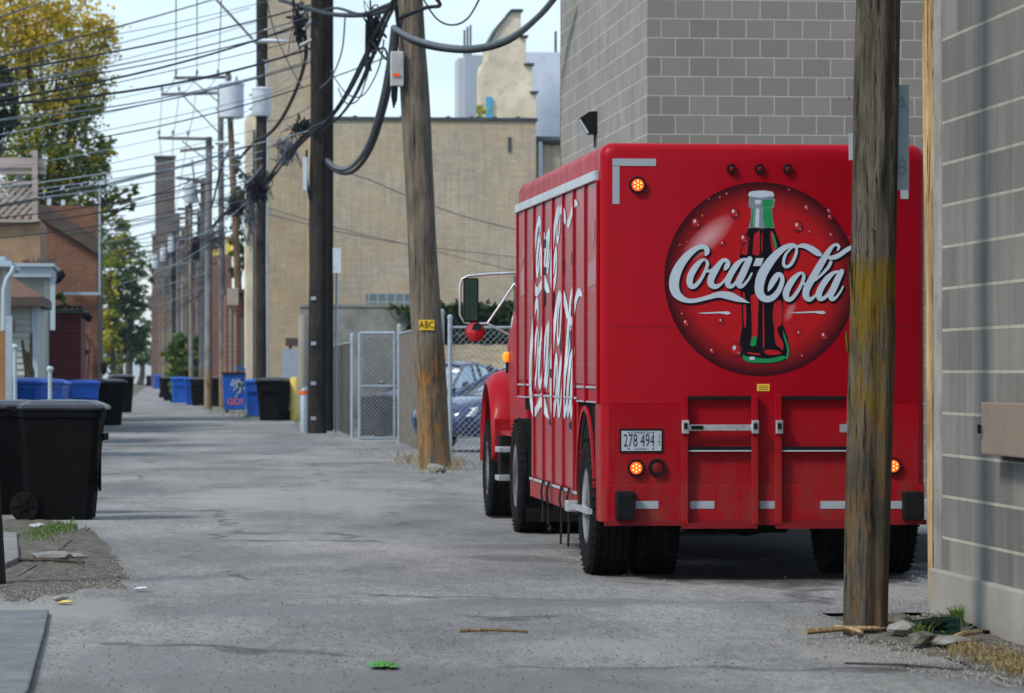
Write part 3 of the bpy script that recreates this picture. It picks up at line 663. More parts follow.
# ------------------------------------------------------------------ poles
def shaft(mb, pb, pt, r0, r1, n=20, rough=.012, seg=26, ridge=True):
    rings = []
    for k in range(seg+1):
        t_ = k/seg; p = Vector(pb).lerp(Vector(pt), t_); r = r0+(r1-r0)*t_; ring = []
        for i in range(n):
            an = 2*math.pi*i/n
            d = 1+rough/r0*noise.noise(Vector((math.cos(an)*2.2, math.sin(an)*2.2, p.z*.45)))*1.6+rough/r0*.6*noise.noise(Vector((math.cos(an)*7, math.sin(an)*7, p.z*.9)))
            ring.append(p+Vector((math.cos(an)*r*d, math.sin(an)*r*d, 0)))
        rings.append(ring)
    mb.loft(rings); return mb
# nearest pole on the right
pb = G(865, 636); D = (pb-O).y; Dc = 5175/263; top = at(880, -60, Dc)
top = pb + (at(880, 0, Dc)-Vector((pb.x, pb.y, 0)))*1.5; top.z = max(top.z, 5)
np_ = thing('utility_pole', 'big weathered wooden pole with worn yellow band in front of the red truck', 'pole', (pb.x, pb.y, 0), 'wooden utility poles along the alley')
shaft(mb := MB(), (pb.x, pb.y, -.1), top, .124, .121, 48, .014, 90); build(mb, 'shaft', M['pole_near'], np_, smooth=True)
# splinter strips at the left edge
for (x0, y0, x1, y1, r) in ((849, 262, 852, 300, .012), (846, 330, 848, 352, .010)):
    a, b = at(x0, y0, Dc-.04), at(x1, y1, Dc-.04); mb = MB(); mb.tube([a, a.lerp(b, .4), b], [.004, r, r*.8], 5); build(mb, 'splinter', M['pole_near'], np_)
mb = MB()
for k in range(7):
    p = at(862+random.uniform(-14, 14), random.uniform(60, 420), Dc-.142); mb.tube([p, p+Vector((0, -.02, .004))], .005, 5)
build(mb, 'nails', M['fascia'], np_)
# address board behind the pole
sg = thing('pole_sign', 'narrow pale sign board with faded A and 8 on the near pole', 'sign', at(895, 140, Dc+.17))
a, b = at(845, 85, Dc+.17), at(909, 190, Dc+.17)
xa = at(893, 85, Dc+.17)
mb = MB(); mb.add([xa, (b.x, b.y, a.z), b, (xa.x, xa.y, b.z), xa+Vector((0, .008, 0)), Vector((b.x, b.y+.008, a.z)), b+Vector((0, .008, 0)), Vector((xa.x, xa.y+.008, b.z))], [(0, 1, 2, 3), (7, 6, 5, 4), (0, 4, 5, 1), (1, 5, 6, 2), (2, 6, 7, 3), (3, 7, 4, 0)])
build(mb, 'board', M['trim_white'], sg)
for ch, yy in (('A', 105), ('8', 168)):
    vs, fs = text_polys(ch, .15); p = at(902, yy, Dc+.165)
    mb = MB().add([(p.x+x*.9, p.y, p.z+y*.9) for x, y, z in vs], fs); build(mb, 'letter', pm('faded_letter', (.24, .31, .36), .6), sg)
mb = MB(); a = at(849, 133, Dc+.12); b = at(856, 160, Dc+.12); mb.box(a.x, b.x, a.y, a.y+.006, b.z, a.z); build(mb, 'strap_end', M['trim_white'], sg)
# narrow light pole between truck and wall
p = at(934, 560, 22.6); t = thing('utility_pole', 'pale new wooden pole squeezed between the red truck and block wall corner', 'pole', (p.x, p.y, 0), 'wooden utility poles along the alley')
pt_ = at(931, 0, 22.6); shaft(mb := MB(), (p.x, p.y, -.1), (pt_.x, p.y, 5.6), .04, .062, 16, .006); build(mb, 'shaft', M['pole_new'], t, smooth=True)
# thin pole at left edge of the block building
p = at(563, 415, 58); t = thing('utility_pole', 'thin tan wooden pole at the far corner of the grey block building', 'pole', (p.x, p.y, 0), 'wooden utility poles along the alley')
mb = MB(); shaft(mb, (p.x, p.y, 0), (p.x, p.y, 9.5), .05, .045, 10, .003, 8); build(mb, 'shaft', M['pole_brown'], t, smooth=True)
# leaning pole in the middle
pb = G(435.5, 470); Dm = 5175/98.; tp = at(409.5, 0, Dm); ax = tp-pb; topm = pb+ax*1.35
mp_ = thing('utility_pole', 'leaning grey wooden pole with ABC tag and orange rust stained foot', 'pole', (pb.x, pb.y, 0), 'wooden utility poles along the alley')
shaft(mb := MB(), (pb.x, pb.y, -.1), topm, .245, .185, 28, .02, 40); build(mb, 'shaft', M['pole_mid'], mp_, smooth=True)
def on_mid(px, py, off=0): return at(px, py, Dm-.26-off)
a, b = on_mid(419, 320), on_mid(434.5, 330)
mb = MB(); mb.box(a.x, b.x, a.y, a.y+.012, b.z, a.z); tg = build(mb, 'pole_tag', M['yellow_tag'], mp_)
vs, fs = text_polys('ABC', .15); mb = MB().add([((a.x+b.x)/2+x*.8, a.y-.006, (a.z+b.z)/2+y) for x, y, z in vs], fs); build(mb, 'lettering', M['ink'], tg)
a, b = on_mid(391, 51, .05), on_mid(404, 86, .05)
cb = MB(); cb.box(a.x, b.x, a.y, a.y+.2, b.z, a.z); cabx = build(cb, 'meter_box', pm('box_grey', (.38, .40, .41), .6), mp_, bevel=.02)
a, b = on_mid(393, 73, .06), on_mid(400, 76.5, .06); mb = MB(); mb.box(a.x, b.x, a.y-.004, a.y, b.z, a.z); build(mb, 'warning_tag', M['orange_tag'], cabx)
mb = MB()
for k in range(3): mb.tube([on_mid(393+k*2, 86), on_mid(392+k*2.2, 96), on_mid(394+k, 108-3*k)], .018, 5)
build(mb, 'cable_ends', M['wire'], cabx)
mb = MB(); mb.tube([on_mid(396, 50), on_mid(398, 25, -.1), on_mid(396, 5)], .035, 6); build(mb, 'conduit', M['wire'], mp_, smooth=True)
# broken concrete lump at its foot
p = G(435, 473)
def rock(mb, c, r, seed=0, flat_=.6):
    bm = bmesh.new(); bmesh.ops.create_icosphere(bm, subdivisions=2, radius=1)
    vs = []
    for v in bm.verts:
        d = 1+.45*noise.noise(v.co*1.3+Vector((seed*3.1, seed, 0))); vs.append((c[0]+v.co.x*r*d, c[1]+v.co.y*r*d, c[2]+v.co.z*r*d*flat_))
    mb.add(vs, [tuple(v.index for v in f.verts) for f in bm.faces]); bm.free()
mb = MB(); rock(mb, (p.x, p.y-.2, .05), .15, 3); tag(build(mb, 'stone', M['stone']), 'pale stone lying at the foot of the leaning pole', 'stone')

def far_pole(label, xb, yb, xt, yt, r0, r1, mat, seg=8):
    Dp = 5175/(yb-HZ); b_ = at(xb, yb, Dp); t_ = at(xt, yt, Dp)
    th_ = thing('utility_pole', label, 'pole', (b_.x, b_.y, 0), 'wooden utility poles along the alley')
    th_['_D'] = 0.; del th_['_D']
    shaft(mb := MB(), (b_.x, b_.y, -.05), t_, r0, r1, 14, r0*.05, seg*2); build(mb, 'shaft', M[mat], th_, smooth=True)
    return th_, Dp
def insul(th_, px, py, Dp, par, s_=1.):
    p = at(px, py, Dp); build(MB().lathe([(.02, 0), (.02, .08*s_), (.07*s_, .10*s_), (.05*s_, .16*s_), (.07*s_, .19*s_), (.03*s_, .26*s_)], p, 'z', 10), 'insulator', M['ceramic'], par, smooth=True)
def _off(par):
    o = par; off = Vector((0, 0, 0))
    while o is not None: off += o.location; o = o.parent
    return off
def crossarm(th_, Dp, x0, y0, x1, y1, brace=None, pins=(), th=.06):
    a, b = at(x0, y0, Dp-.2), at(x1, y1, Dp-.2)
    ar = build(MB().add([a+Vector((0, -th, -th)), b+Vector((0, -th, -th)), b+Vector((0, th, -th)), a+Vector((0, th, -th)), a+Vector((0, -th, th)), b+Vector((0, -th, th)), b+Vector((0, th, th)), a+Vector((0, th, th))], [(0, 3, 2, 1), (4, 5, 6, 7), (0, 1, 5, 4), (1, 2, 6, 5), (2, 3, 7, 6), (3, 0, 4, 7)]), 'crossarm', M['arm_wood'], th_)
    if brace: build(MB().tube([at(brace[0], brace[1], Dp-.25), at(brace[2], brace[3], Dp-.12)], .028, 6), 'brace', M['arm_wood'], th_)
    for x in pins:
        t_ = (x-x0)/(x1-x0); p = a.lerp(b, t_)+Vector((0, 0, th)); build(MB().lathe([(.02, 0), (.02, .08), (.07, .10), (.05, .16), (.07, .19), (.03, .26)], p, 'z', 8), 'insulator', M['ceramic'], ar, smooth=True)
def trafo(th_, Dp, x0, y0, x1, y1):
    a, b = at(x0, y0, Dp), at(x1, y1, Dp); r = (b.x-a.x)/2; c = Vector(((a.x+b.x)/2, a.y, b.z)); h = a.z-b.z
    o = build(MB().lathe([(r*.3, -.03), (r*.93, 0), (r, .04), (r, h*.93), (r*1.05, h*.94), (r*1.05, h*.98), (r*.9, h), (r*.3, h*1.05)], c, 'z', 24), 'transformer', M['trafo'], th_, smooth=True)
    for dx in (-.4, .4): build(MB().lathe([(.05, 0), (.07, .06), (.05, .1), (.07, .14), (.05, .2), (.03, .3)], c+Vector((dx*r, 0, h)), 'z', 8), 'bushing', M['ceramic'], o, smooth=True)
    for dz in (.25, .75): build(MB().box(c.x-r*1.3, c.x-r*.95, c.y-.05, c.y+.05, c.z+h*dz-.04, c.z+h*dz+.04), 'bracket', M['galv'], o)
def lamp_head(th_, Dp, x0, y0, x1, y1, ax0, ay0):
    a, b = at(x0, y0, Dp), at(x1, y1, Dp); c = (a+b)/2; L_ = (b-a).length
    arm = build(MB().tube([at(ax0, ay0, Dp), at((ax0+x1)/2, min(ay0, y1)-3, Dp), b], .03, 6), 'lamp_arm', M['galv'], th_, smooth=True)
    rings = []
    for k in range(9):
        s_ = k/8; p = a.lerp(b, s_); w_ = .17*math.sin(math.pi*(.12+.8*s_))**.6*(1.1-.5*s_)
        rings.append([p+Vector((0, math.cos(q_)*w_, math.sin(q_)*w_*.55)) for q_ in [2*math.pi*i/10 for i in range(10)]])
    build(MB().loft(rings), 'lamp_head', M['trafo'], th_, smooth=True)
# dark pole
dp, Dd = far_pole('dark brown thick utility pole with conduit standing in front of tan brick', 317, 434, 320, -70, .235, .20, 'pole_dark', 16)
build(MB().tube([at(329, 431, Dd-.1), at(329, 150, Dd-.1), at(329, -60, Dd-.1)], .11, 10), 'conduit', M['black'], dp, smooth=True)
build(MB().tube([at(336, 432, Dd+.1), at(336, 360, Dd+.1), at(337, 262, Dd+.1)], .03, 8), 'thin_conduit', M['galv'], dp, smooth=True)
a, b = at(333, 248, Dd-.2), at(341, 273, Dd-.2); build(MB().box(a.x, b.x, a.y, a.y+.12, b.z, a.z), 'meter_box', M['trafo'], dp)
a, b = at(303, 157, Dd-.3), at(307, 190, Dd-.3); build(MB().box(a.x, b.x, a.y, a.y+.1, b.z, a.z), 'cable_guard', M['trafo'], dp)
build(MB().tube([at(307, 150, Dd-.2), at(305, 170, Dd-.2), at(310, 200, Dd-.2)], .03, 5), 'loose_cable', M['wire'], dp)
for y in (300, 345, 385, 420): build(MB().box(at(311, y, Dd-.26).x, at(316, y, Dd-.26).x, at(311, y, Dd-.26).y, at(311, y, Dd-.26).y+.05, at(311, y, Dd-.26).z, at(311, y, Dd-.26).z+.08), 'number_tag', M['galv'], dp)
for x0, y0, x1, y1 in ((312, 8, 300, 14), (312, 40, 300, 46), (312, 20, 304, 30)):
    build(MB().tube([at(x0, y0, Dd-.1), at(x1, y1, Dd-.1)], .05, 6), 'spool_bracket', M['ceramic'], dp)
# P4
p4, D4 = far_pole('dark utility pole with thin pale conduit behind the black bin', 262, 415.5, 262, -40, .22, .19, 'pole_dark', 14)
build(MB().tube([at(268, 416, D4-.2), at(267, 260, D4-.2), at(268, 120, D4-.2), at(266, 60, D4-.2)], .045, 6), 'conduit', M['galv'], p4, smooth=True)
trafo(p4, D4-.1, 252, 88, 271, 116); lamp_head(p4, D4-.5, 252, 41, 288, 41, 264, 30)
build(MB().tube([at(215, -2, D4-.3), at(258, 45, D4-.3)], .05, 6), 'guy_strut', M['arm_wood'], p4)
# P5 leaning brown with transformer
p5, D5 = far_pole('leaning brown utility pole carrying the largest grey transformer', 244, 409, 228, 72, .17, .11, 'pole_brown', 12)
crossarm(p5, D5, 174, 78, 232, 77, (192, 80, 222, 105), (176, 197, 218)); trafo(p5, D5-.35, 219, 83, 244, 118)
p6, D6 = far_pole('straight grey utility pole with crossarm left of the leaning brown pole', 222.5, 408.5, 220.5, 88, .14, .12, 'pole_far', 12)
crossarm(p6, D6, 161, 94.5, 219, 93, (183, 96, 220, 134), (162, 179)); lamp_head(p6, D6-.4, 215, 143, 240, 143, 222, 150)
crossarm(p6, D6, 180, 151, 214, 147)
p7, D7 = far_pole('pale grey utility pole with short crossarm and rust stained foot', 208, 410, 209, 137, .155, .13, 'pole_grey', 10)
crossarm(p7, D7, 158, 138, 208, 139, (182, 141, 232, 180), (159, 173, 188)); p8, D8 = far_pole('slim grey utility pole carrying a pale transformer by the blue bins', 191, 404, 190.5, 196, .10, .09, 'pole_grey', 10)
trafo(p8, D8-.2, 184, 183, 197.5, 203); crossarm(p8, D8, 176, 178, 200, 180)
for i, (xb, yb, xt, yt, r, mt, tr) in enumerate(((201.5, 405, 203, 178, .13, 'pole_grey', None), (197, 402, 199, 210, .11, 'pole_far', None), (187, 400, 187, 205, .12, 'pole_brown', None), (182.5, 398, 183, 226, .14, 'pole_grey', None), (178, 396, 178, 215, .14, 'pole_far', None),
        (174.5, 394, 174, 232, .15, 'pole_dark', (168, 238, 174, 252)), (171, 392, 171, 240, .16, 'pole_far', None), (168, 391, 168, 250, .17, 'pole_brown', (160, 248, 166, 261)), (164, 389.5, 164, 262, .18, 'pole_far', (152, 256, 158, 268)), (161, 388.5, 161, 276, .19, 'pole_brown', None), (158, 387, 158, 284, .20, 'pole_far', None), (153, 386, 153, 292, .2, 'pole_brown', None))):
    ordn = ['thirteenth', 'twelfth', 'eleventh', 'tenth', 'ninth', 'eighth', 'seventh', 'sixth', 'fifth', 'fourth', 'third', 'farthest'][::1]
    nm = ['pale grey pole just right of the slim transformer pole', 'greyish pole close behind the pale grey pole', 'slim brown pole left of the slim transformer pole', 'grey pole left of the slim brown pole near the blue bin',
          'weathered pole without transformer in the far row by the leafy bush', 'dark far pole with a small transformer near the alley end', 'plain weathered pole between two far transformer poles', 'brownish far pole with small transformer on its left', 'far weathered pole with the smallest transformer',
          'brown far pole right of the two last poles', 'second last weathered pole at the alley end', 'last brown pole at the alley end by far trees'][i]
    pp_, Dq = far_pole(nm, xb, yb, xt, yt, r, r*.85, mt, 5)
    if tr: trafo(pp_, Dq-.3, *tr)
    wd = 9-.4*i; crossarm(pp_, Dq, xt-wd*1.2, yt+4, xt+wd*.7, yt+4, None, (), .07); crossarm(pp_, Dq, xt-wd, yt+13, xt+wd*.6, yt+13, None, (), .07)

# ------------------------------------------------------------------ wires
def wire(label, pts, r=.015, mat='wire', k=8, grp='overhead wires and cables across the alley', cat='wire', name='overhead_wire'):
    P = [tuple(at(*p)) for p in pts]; P = catmull(P, k)
    o = build(MB().tube(P, r, 10 if r > .03 else 6), name, M[mat], smooth=True); return tag(o, label, cat, grp)
def span(label, x0, y0, D0, x1, y1, D1, sag=3, **k):
    """straight-ish span with sag in pixels"""
    pts = []
    for i in range(7):
        t_ = i/6; D_ = D0+(D1-D0)*t_; s0, s1 = 1/D0, 1/D1
        # interpolate in space, then drop
        A, B = at(x0, y0, D0), at(x1, y1, D1); p = A.lerp(B, t_); p.z -= sag*4*t_*(1-t_)*(D0+D1)/2/F
        pts.append(tuple(p))
    P = catmull(pts, 4); kw = dict(r=.015, mat='wire'); kw.update(k)
    return tag(build(MB().tube(P, kw['r'], 6), 'overhead_wire', M[kw['mat']], smooth=True), label, 'wire', 'overhead wires and cables across the alley')
DW = 84
cross = [(0, 17, 50, 0, 0, .016, 'wire'), (-60, 72, 215, -1, 2, .018, 'wire'), (-60, 80, 312, 5, 7, .017, 'wire'), (-60, 93, 312, 16, 9, .013, 'wire_g'), (-60, 108, 312, 20, 12, .02, 'wire'), (-60, 95, 312, 24, 9, .012, 'wire'),
         (-60, 107, 312, 48, 14, .024, 'wire'), (-60, 125, 312, 60, 12, .012, 'wire_g'), (-60, 134, 312, 62, 10, .012, 'wire'), (-20, 152, 410, 48, 18, .014, 'wire'), (0, 187, 312, 130, 6, .011, 'wire_l'),
         (-60, 215, 262, 142, 7, .02, 'wire'), (38, 189, 262, 151, 3, .013, 'wire_l'), (38, 198, 262, 158, 4, .014, 'wire_l'), (-40, 222, 262, 170, 7, .014, 'wire'), (-40, 230, 262, 176, 8, .014, 'wire'), (0, 238, 262, 186, 8, .012, 'wire'),
         (-30, 212, 226, 154, 5, .014, 'wire'), (120, 205, 225, 165, 3, .014, 'wire'), (100, 225, 262, 195, 4, .012, 'wire_g'), (60, 236, 225, 200, 5, .012, 'wire'), (105, 243, 209, 212, 3, .014, 'wire_g'), (110, 252, 203, 230, 3, .012, 'wire')]
names = ['thin wire crossing the sky in the top left corner', 'black wire running from the left edge up to the top of frame', 'upper straight black wire reaching the dark pole top', 'grey wire just under the upper straight wires', 'heavier black wire over the yellow tree', 'thin black wire beside the heavier wire over the yellow tree',
         'thickest black cable crossing the sky at left', 'grey wire just below the thickest cable', 'thin black wire sagging below the thickest cable', 'long single wire reaching from left tree to the leaning pole', 'pale thin wire crossing in front of the tall pole transformer', 'black wire crossing above the lattice deck',
         'upper of two bright pale wires above the orange brick house', 'lower of two bright pale wires above the orange brick house', 'upper thin wire over the orange brick gable', 'middle thin wire over the orange brick gable', 'lower thin wire over the orange brick gable',
         'wire meeting the street lamp arm beside the grey pole', 'short wire crossing just above the brick chimney', 'grey wire crossing the brick chimney middle', 'thin black wire crossing the brick chimney middle', 'grey wire crossing low over the chimney foot', 'thin black wire crossing low over the chimney foot']
for (x0, y0, x1, y1, sg_, r, mt), nm in zip(cross, names):
    Dl = 60 if y0 < 150 else 84; span(nm, x0, y0, Dl, x1, y1, DW if x1 > 270 else 108, sg_, r=r*1.15, mat=mt)
random.seed(77)
extra = [(-60, 60, 300, -8), (-60, 84, 250, 8), (-60, 98, 256, 22), (-60, 118, 300, 40), (-60, 128, 300, 52), (-60, 146, 262, 76), (-60, 160, 262, 96), (-60, 178, 262, 112), (-60, 196, 262, 128), (-60, 206, 244, 148), (90, 214, 262, 160), (100, 232, 262, 182), (100, 246, 262, 198), (110, 262, 232, 214), (110, 272, 225, 228), (120, 284, 209, 244), (262, 60, 318, 34), (262, 96, 318, 70), (262, 120, 318, 100), (262, 150, 318, 122), (225, 170, 262, 140), (225, 185, 262, 165), (209, 200, 262, 178), (190, 215, 244, 190), (178, 240, 244, 204), (232, 120, 318, 48)]
wd_ = ['skyward', 'upper', 'drooping', 'taut', 'slack', 'slim', 'fine', 'slanting', 'low', 'faint']
ords = ['highest', 'second highest', 'third highest', 'fourth highest', 'fifth', 'sixth', 'seventh', 'eighth', 'ninth', 'lowest']
def wl_(i, x0):
    a_ = [k for k, e in enumerate(extra) if e[0] < 0]; b_ = [k for k, e in enumerate(extra) if 0 < e[0] < 170]; c_ = [k for k, e in enumerate(extra) if e[0] >= 170]
    g_, t_ = (a_, 'of the fine overhead wires leaving the left frame edge') if i in a_ else (b_, 'of the fine wires starting above the brick house and trees') if i in b_ else (c_, 'of the fine wires strung between the utility poles')
    r_ = sorted(g_, key=lambda k: extra[k][1]).index(i); return ('lowest' if r_ == len(g_)-1 else ords[r_])+' '+t_
for i, (x0, y0, x1, y1) in enumerate(extra):
    D0_, D1_ = (64 if x0 < 0 else 92), (84 if x1 > 290 else 108)
    o = span(wl_(i, x0), x0, y0, D0_, x1, y1, D1_, random.uniform(2, 9), r=random.uniform(.007, .011), mat=random.choice(['wire', 'wire_g', 'wire', 'wire_l']))
    o['group'] = 'fine overhead wires strung to the utility poles'
# conductors running along the alley from arm to arm
for (xs_, nm) in (((176, 176, 162, 159), 'leftmost high conductor running along the poles'), ((197, 197, 179, 173), 'middle high conductor running along the poles'), ((222, 218, 196, 188), 'right high conductor running along the poles')):
    P = [at(xs_[0], -20, 76), at(xs_[1], 73, D5), at(xs_[2], 91, D6)-Vector((0, 0, .0)), at(xs_[3], 134, D7), at(171, 230, 240)]
    P2 = []
    for a_, b_ in zip(P[:-1], P[1:]):
        for i in range(6): t_ = i/6; q_ = a_.lerp(b_, t_); q_.z -= .3*4*t_*(1-t_); P2.append(q_)
    P2.append(P[-1]); tag(build(MB().tube(P2, .014, 5), 'overhead_wire', M['wire_g'], smooth=True), nm, 'wire', 'overhead wires and cables across the alley')
# heavy bundle pole to pole
wire('thick grey cable looping from the leaning pole down to the dark pole', [(394, 28, 55), (390, 60, 60), (381, 105, 66), (368, 145, 72), (352, 166, 77), (338, 168, 80), (325, 158, 84), (322, 149, 85.5)], .055, 'wire_g', cat='cable', name='cable')
wire('black cable running alongside the looping grey cable', [(397, 30, 55), (394, 62, 60), (385, 107, 66), (371, 149, 72), (354, 171, 77), (338, 172, 80), (324, 161, 84), (321, 151, 85.5)], .045, 'wire', cat='cable', name='cable')
wire('thick grey cable sweeping from the leaning pole up to the right', [(394, 28, 52), (412, 38, 51.5), (440, 46, 51), (475, 48, 50), (510, 38, 49), (540, 15, 48), (562, -12, 47)], .045, 'wire_g', cat='cable', name='cable')
wire('second cable hugging the thick sweep right of the leaning pole', [(396, 30, 52), (414, 42, 51.5), (442, 49, 51), (477, 50, 50), (512, 39, 49), (545, 10, 48), (560, -12, 47)], .04, 'wire', cat='cable', name='cable')
wire('black service cable sagging from the leaning pole to the right', [(400, 18, 52), (425, 8, 51), (440, 5, 50), (430, -8, 48)], .03, cat='cable', name='cable')
wire('thin drooping cable at the top right of the leaning pole', [(421, -5, 50), (436, 18, 50), (452, 25, 50), (468, 18, 49), (482, -6, 48)], .014, cat='cable', name='cable')
for i, (dx, dy, r) in enumerate(((0, 0, .06), (3, 3, .05), (-3, 4, .04), (1, 6, .035))):
    wire(['main twisted cable of the bundle hanging from the leaning pole', 'second cable of the bundle hanging from the leaning pole', 'third slimmer cable of the bundle from the leaning pole', 'lowest cable of the bundle from the leaning pole'][i],
         [(395+dx, -2+dy, 53), (384+dx, 18+dy, 58), (370+dx*1.6, 50+dy, 65), (350+dx*2, 90+dy*1.5, 73), (330+dx*1.5, 118+dy, 79), (310, 130+dy, 84), (285+dx, 155+dy, 92), (262, 185+dy, 104), (238+dx, 205+dy*.7, 115), (222, 215+dy*.5, 128), (205, 236+dy*.5, 150), (190, 252+dy*.4, 190), (172, 285+dy*.3, 280), (160, 312, 420)], r*.6, cat='cable', name='cable')
wire('cable running from the dark pole top toward the leaning pole', [(312, 14, 84), (335, 8, 76), (360, 14, 66), (385, 6, 56), (398, 0, 53)], .03, cat='cable', name='cable')
wire('second cable from the dark pole top toward the leaning pole', [(280, 0, 90), (300, 6, 84), (330, 14, 76), (362, 15, 66), (385, 10, 57), (398, 2, 53)], .05, cat='cable', name='cable')
wire('black down cable curving from dark pole to the pole behind', [(304, 30, 84), (306, 55, 86), (298, 85, 92), (284, 115, 98), (270, 133, 104), (255, 142, 110), (240, 158, 115)], .05, cat='cable', name='cable')
wire('thin slack wire hanging left of the dark pole', [(266, -4, 100), (274, 30, 98), (288, 62, 92), (302, 88, 86)], .018, cat='cable', name='cable')
wire('slack wire looping right of the dark pole', [(345, 18, 74), (342, 50, 76), (332, 76, 78), (318, 90, 84)], .018, 'wire_g', cat='cable', name='cable')
wire('thin slack loop between the two big poles', [(330, 70, 78), (345, 92, 74), (362, 96, 70), (378, 70, 64), (384, 40, 60)], .014, cat='cable', name='cable')
wire('hanging loop of thin cable beside the leaning pole', [(376, 44, 62), (366, 80, 66), (358, 100, 68), (346, 103, 70), (338, 88, 72)], .014, cat='cable', name='cable')
wire('small cable loop under the bundle splice', [(370, 30, 62), (372, 50, 62), (384, 48, 60), (387, 60, 60), (372, 42, 61)], .02, cat='cable', name='cable')
wire('cable crossing the alley to the grey pole lamp', [(262, 196, 104), (240, 170, 112), (225, 158, 122), (212, 205, 135), (205, 214, 145), (197, 196, 160), (192, 160, 170)], .04, cat='cable', name='cable')
wire('service drop crossing the tan brick to the far annex', [(331, 168, 84), (370, 180, 95), (410, 197, 105), (470, 218, 112), (560, 240, 116)], .018, 'wire_g', cat='cable', name='cable')
wire('lower service drop crossing the tan brick wall', [(268, 214, 104), (340, 232, 108), (420, 246, 112), (560, 262, 115)], .014, 'wire_g', cat='cable', name='cable')
wire('faint third service drop on the tan brick wall', [(268, 208, 104), (345, 230, 109), (430, 250, 112), (560, 282, 115)], .012, 'wire_g', cat='cable', name='cable')
random.seed(11)
# splice tangles
def tangle(label, x, y, D_, n, w_, h_, mat='wire'):
    mb = MB()
    for k in range(int(n*2)):
        p = [(x+random.gauss(0, w_), y+random.gauss(0, h_), D_+random.uniform(-.3, .3)) for _ in range(4)]
        mb.tube(catmull([tuple(at(*q_)) for q_ in p], 5), random.uniform(.007, .022), 5)
    return tag(build(mb, 'cable_tangle', M[mat]), label, 'cables', 'tangled cable splices on the poles')
tangle('messy cable splice at the top of the bundle near the leaning pole', 374, 30, 62, 14, 5, 12)
tangle('tangled cables clinging to the left of the dark pole', 300, 25, 84, 16, 4, 12)
tangle('dense splice where the bundle meets the dark pole', 303, 128, 86, 16, 7, 5)
tangle('sloping splice left of the dark pole below the bundle', 288, 150, 91, 18, 6, 9, 'wire_g')
tangle('hanging cable mess beside the pole with pale conduit', 258, 188, 104, 20, 6, 9)
tangle('cable tangle in front of the leaning brown pole', 238, 206, 114, 20, 7, 6)
tangle('low tangle hanging beside the conduit pole', 250, 215, 108, 14, 4, 14, 'wire_g')
for i, (x, y, D_) in enumerate(((212, 240, 135), (200, 250, 160), (188, 262, 190), (178, 276, 230), (170, 284, 270), (163, 300, 330))):
    tangle(['first far cable cluster beyond the brown pole', 'second far cluster of cables along the pole row', 'third far cable cluster beside the leafy bush top', 'fourth far cable cluster down the pole row', 'fifth far cable cluster near the alley end', 'smallest cable cluster at the alley end'][i], x, y, D_, 26, 6-.5*i, 7, 'wire' if i % 2 else 'wire_g')
for i in range(9):
    y = 235+i*9; span(['highest', 'second highest', 'third', 'fourth', 'middle', 'sixth', 'seventh', 'second lowest', 'lowest'][i]+' of the far wires strung between the small poles', 130+i*3, y+8, 300, 232-i*4, y-4-i, 140, 2, r=.03, mat='wire_g' if i % 2 else 'wire')

# ------------------------------------------------------------------ wheeled bins
def bin_proto(mat, lidmat):
    t = bpy.data.objects.new('wheeled_bin', None); C.objects.link(t)
    def ring(hw, d0, d1, z, c=.05): return [(-hw+c, -d0, z), (hw-c, -d0, z), (hw, -d0+c, z), (hw, d1-c, z), (hw-c, d1, z), (-hw+c, d1, z), (-hw, d1-c, z), (-hw, -d0+c, z)]
    b = build(MB().loft([ring(.245, .275, .30, .035), ring(.25, .28, .302, .02), ring(.252, .284, .305, .06), ring(.30, .36, .35, .90), ring(.315, .375, .36, .905), ring(.315, .375, .36, .96), ring(.29, .35, .34, .965)]), 'body', mat, t, local=True)
    build(MB().box(-.2, .2, -.40, -.37, .70, .76), 'grab_bar', mat, t, local=True, bevel=.008)
    rings = [ring(.325, .41, .37, .967), ring(.33, .415, .375, .985), ring(.31, .39, .36, 1.01), ring(.22, .30, .28, 1.045), ring(.1, .15, .15, 1.055, .02)]
    build(MB().loft(rings), 'lid', lidmat, t, local=True, smooth=False)
    build(MB().tube([(-.24, .38, .95), (-.24, .45, .98), (.24, .45, .98), (.24, .38, .95)], .018, 8), 'handle', mat, t, local=True, smooth=True)
    for s_ in (-1, 1):
        wv = build(MB().lathe([(.05, -.03), (.12, -.03), (.13, -.02), (.13, .02), (.12, .03), (.05, .03)], (s_*.285, .30, .13), 'x', 20), 'wheel', M['rubber'], t, local=True, smooth=True)
        sp_ = MB()
        for k in range(6):
            an = k*math.pi/3; sp_.tube([(s_*.315, .30+.03*math.cos(an), .13+.03*math.sin(an)), (s_*.315, .30+.11*math.cos(an), .13+.11*math.sin(an))], .008, 5)
        sp_.lathe([(.03, -.01), (.03, .01)], (s_*.32, .30, .13), 'x', 10); build(sp_, 'spokes', mat, wv, local=True)
    mb = MB()
    for k in range(6): mb.box(-.02, .02, -.352+.0*k, -.349, .40+.055*k, .435+.055*k)
    mb.v = [(x, y+(.88-z)*.09, z) for x, y, z in mb.v]
    ns = build(mb, 'number_strip', M['tape'], t, local=True)
    for s_ in (-1, 1): build(MB().box(s_*.17-.012, s_*.17+.012, -.335, -.31, .25, .60), 'rib', mat, t, local=True)
    return t
PB = {}; bins = []
def put_bin(kind, label, x, yb, rz, sc, D_=None):
    p = G(x, yb) if D_ is None else at(x, 372+5175/D_, D_)
    if kind not in PB: PB[kind] = t = bin_proto(*{'black': (M['bin_black'], M['lid_pale']), 'blue': (M['bin_blue'], M['bin_blue'])}[kind])
    else: t = copy_tree(PB[kind])
    t.location = (p.x, p.y, -.002); t.rotation_euler = (0, 0, rz); t.scale = sc
    tag(t, label, 'bin', 'wheeled bins along the alley'); return t
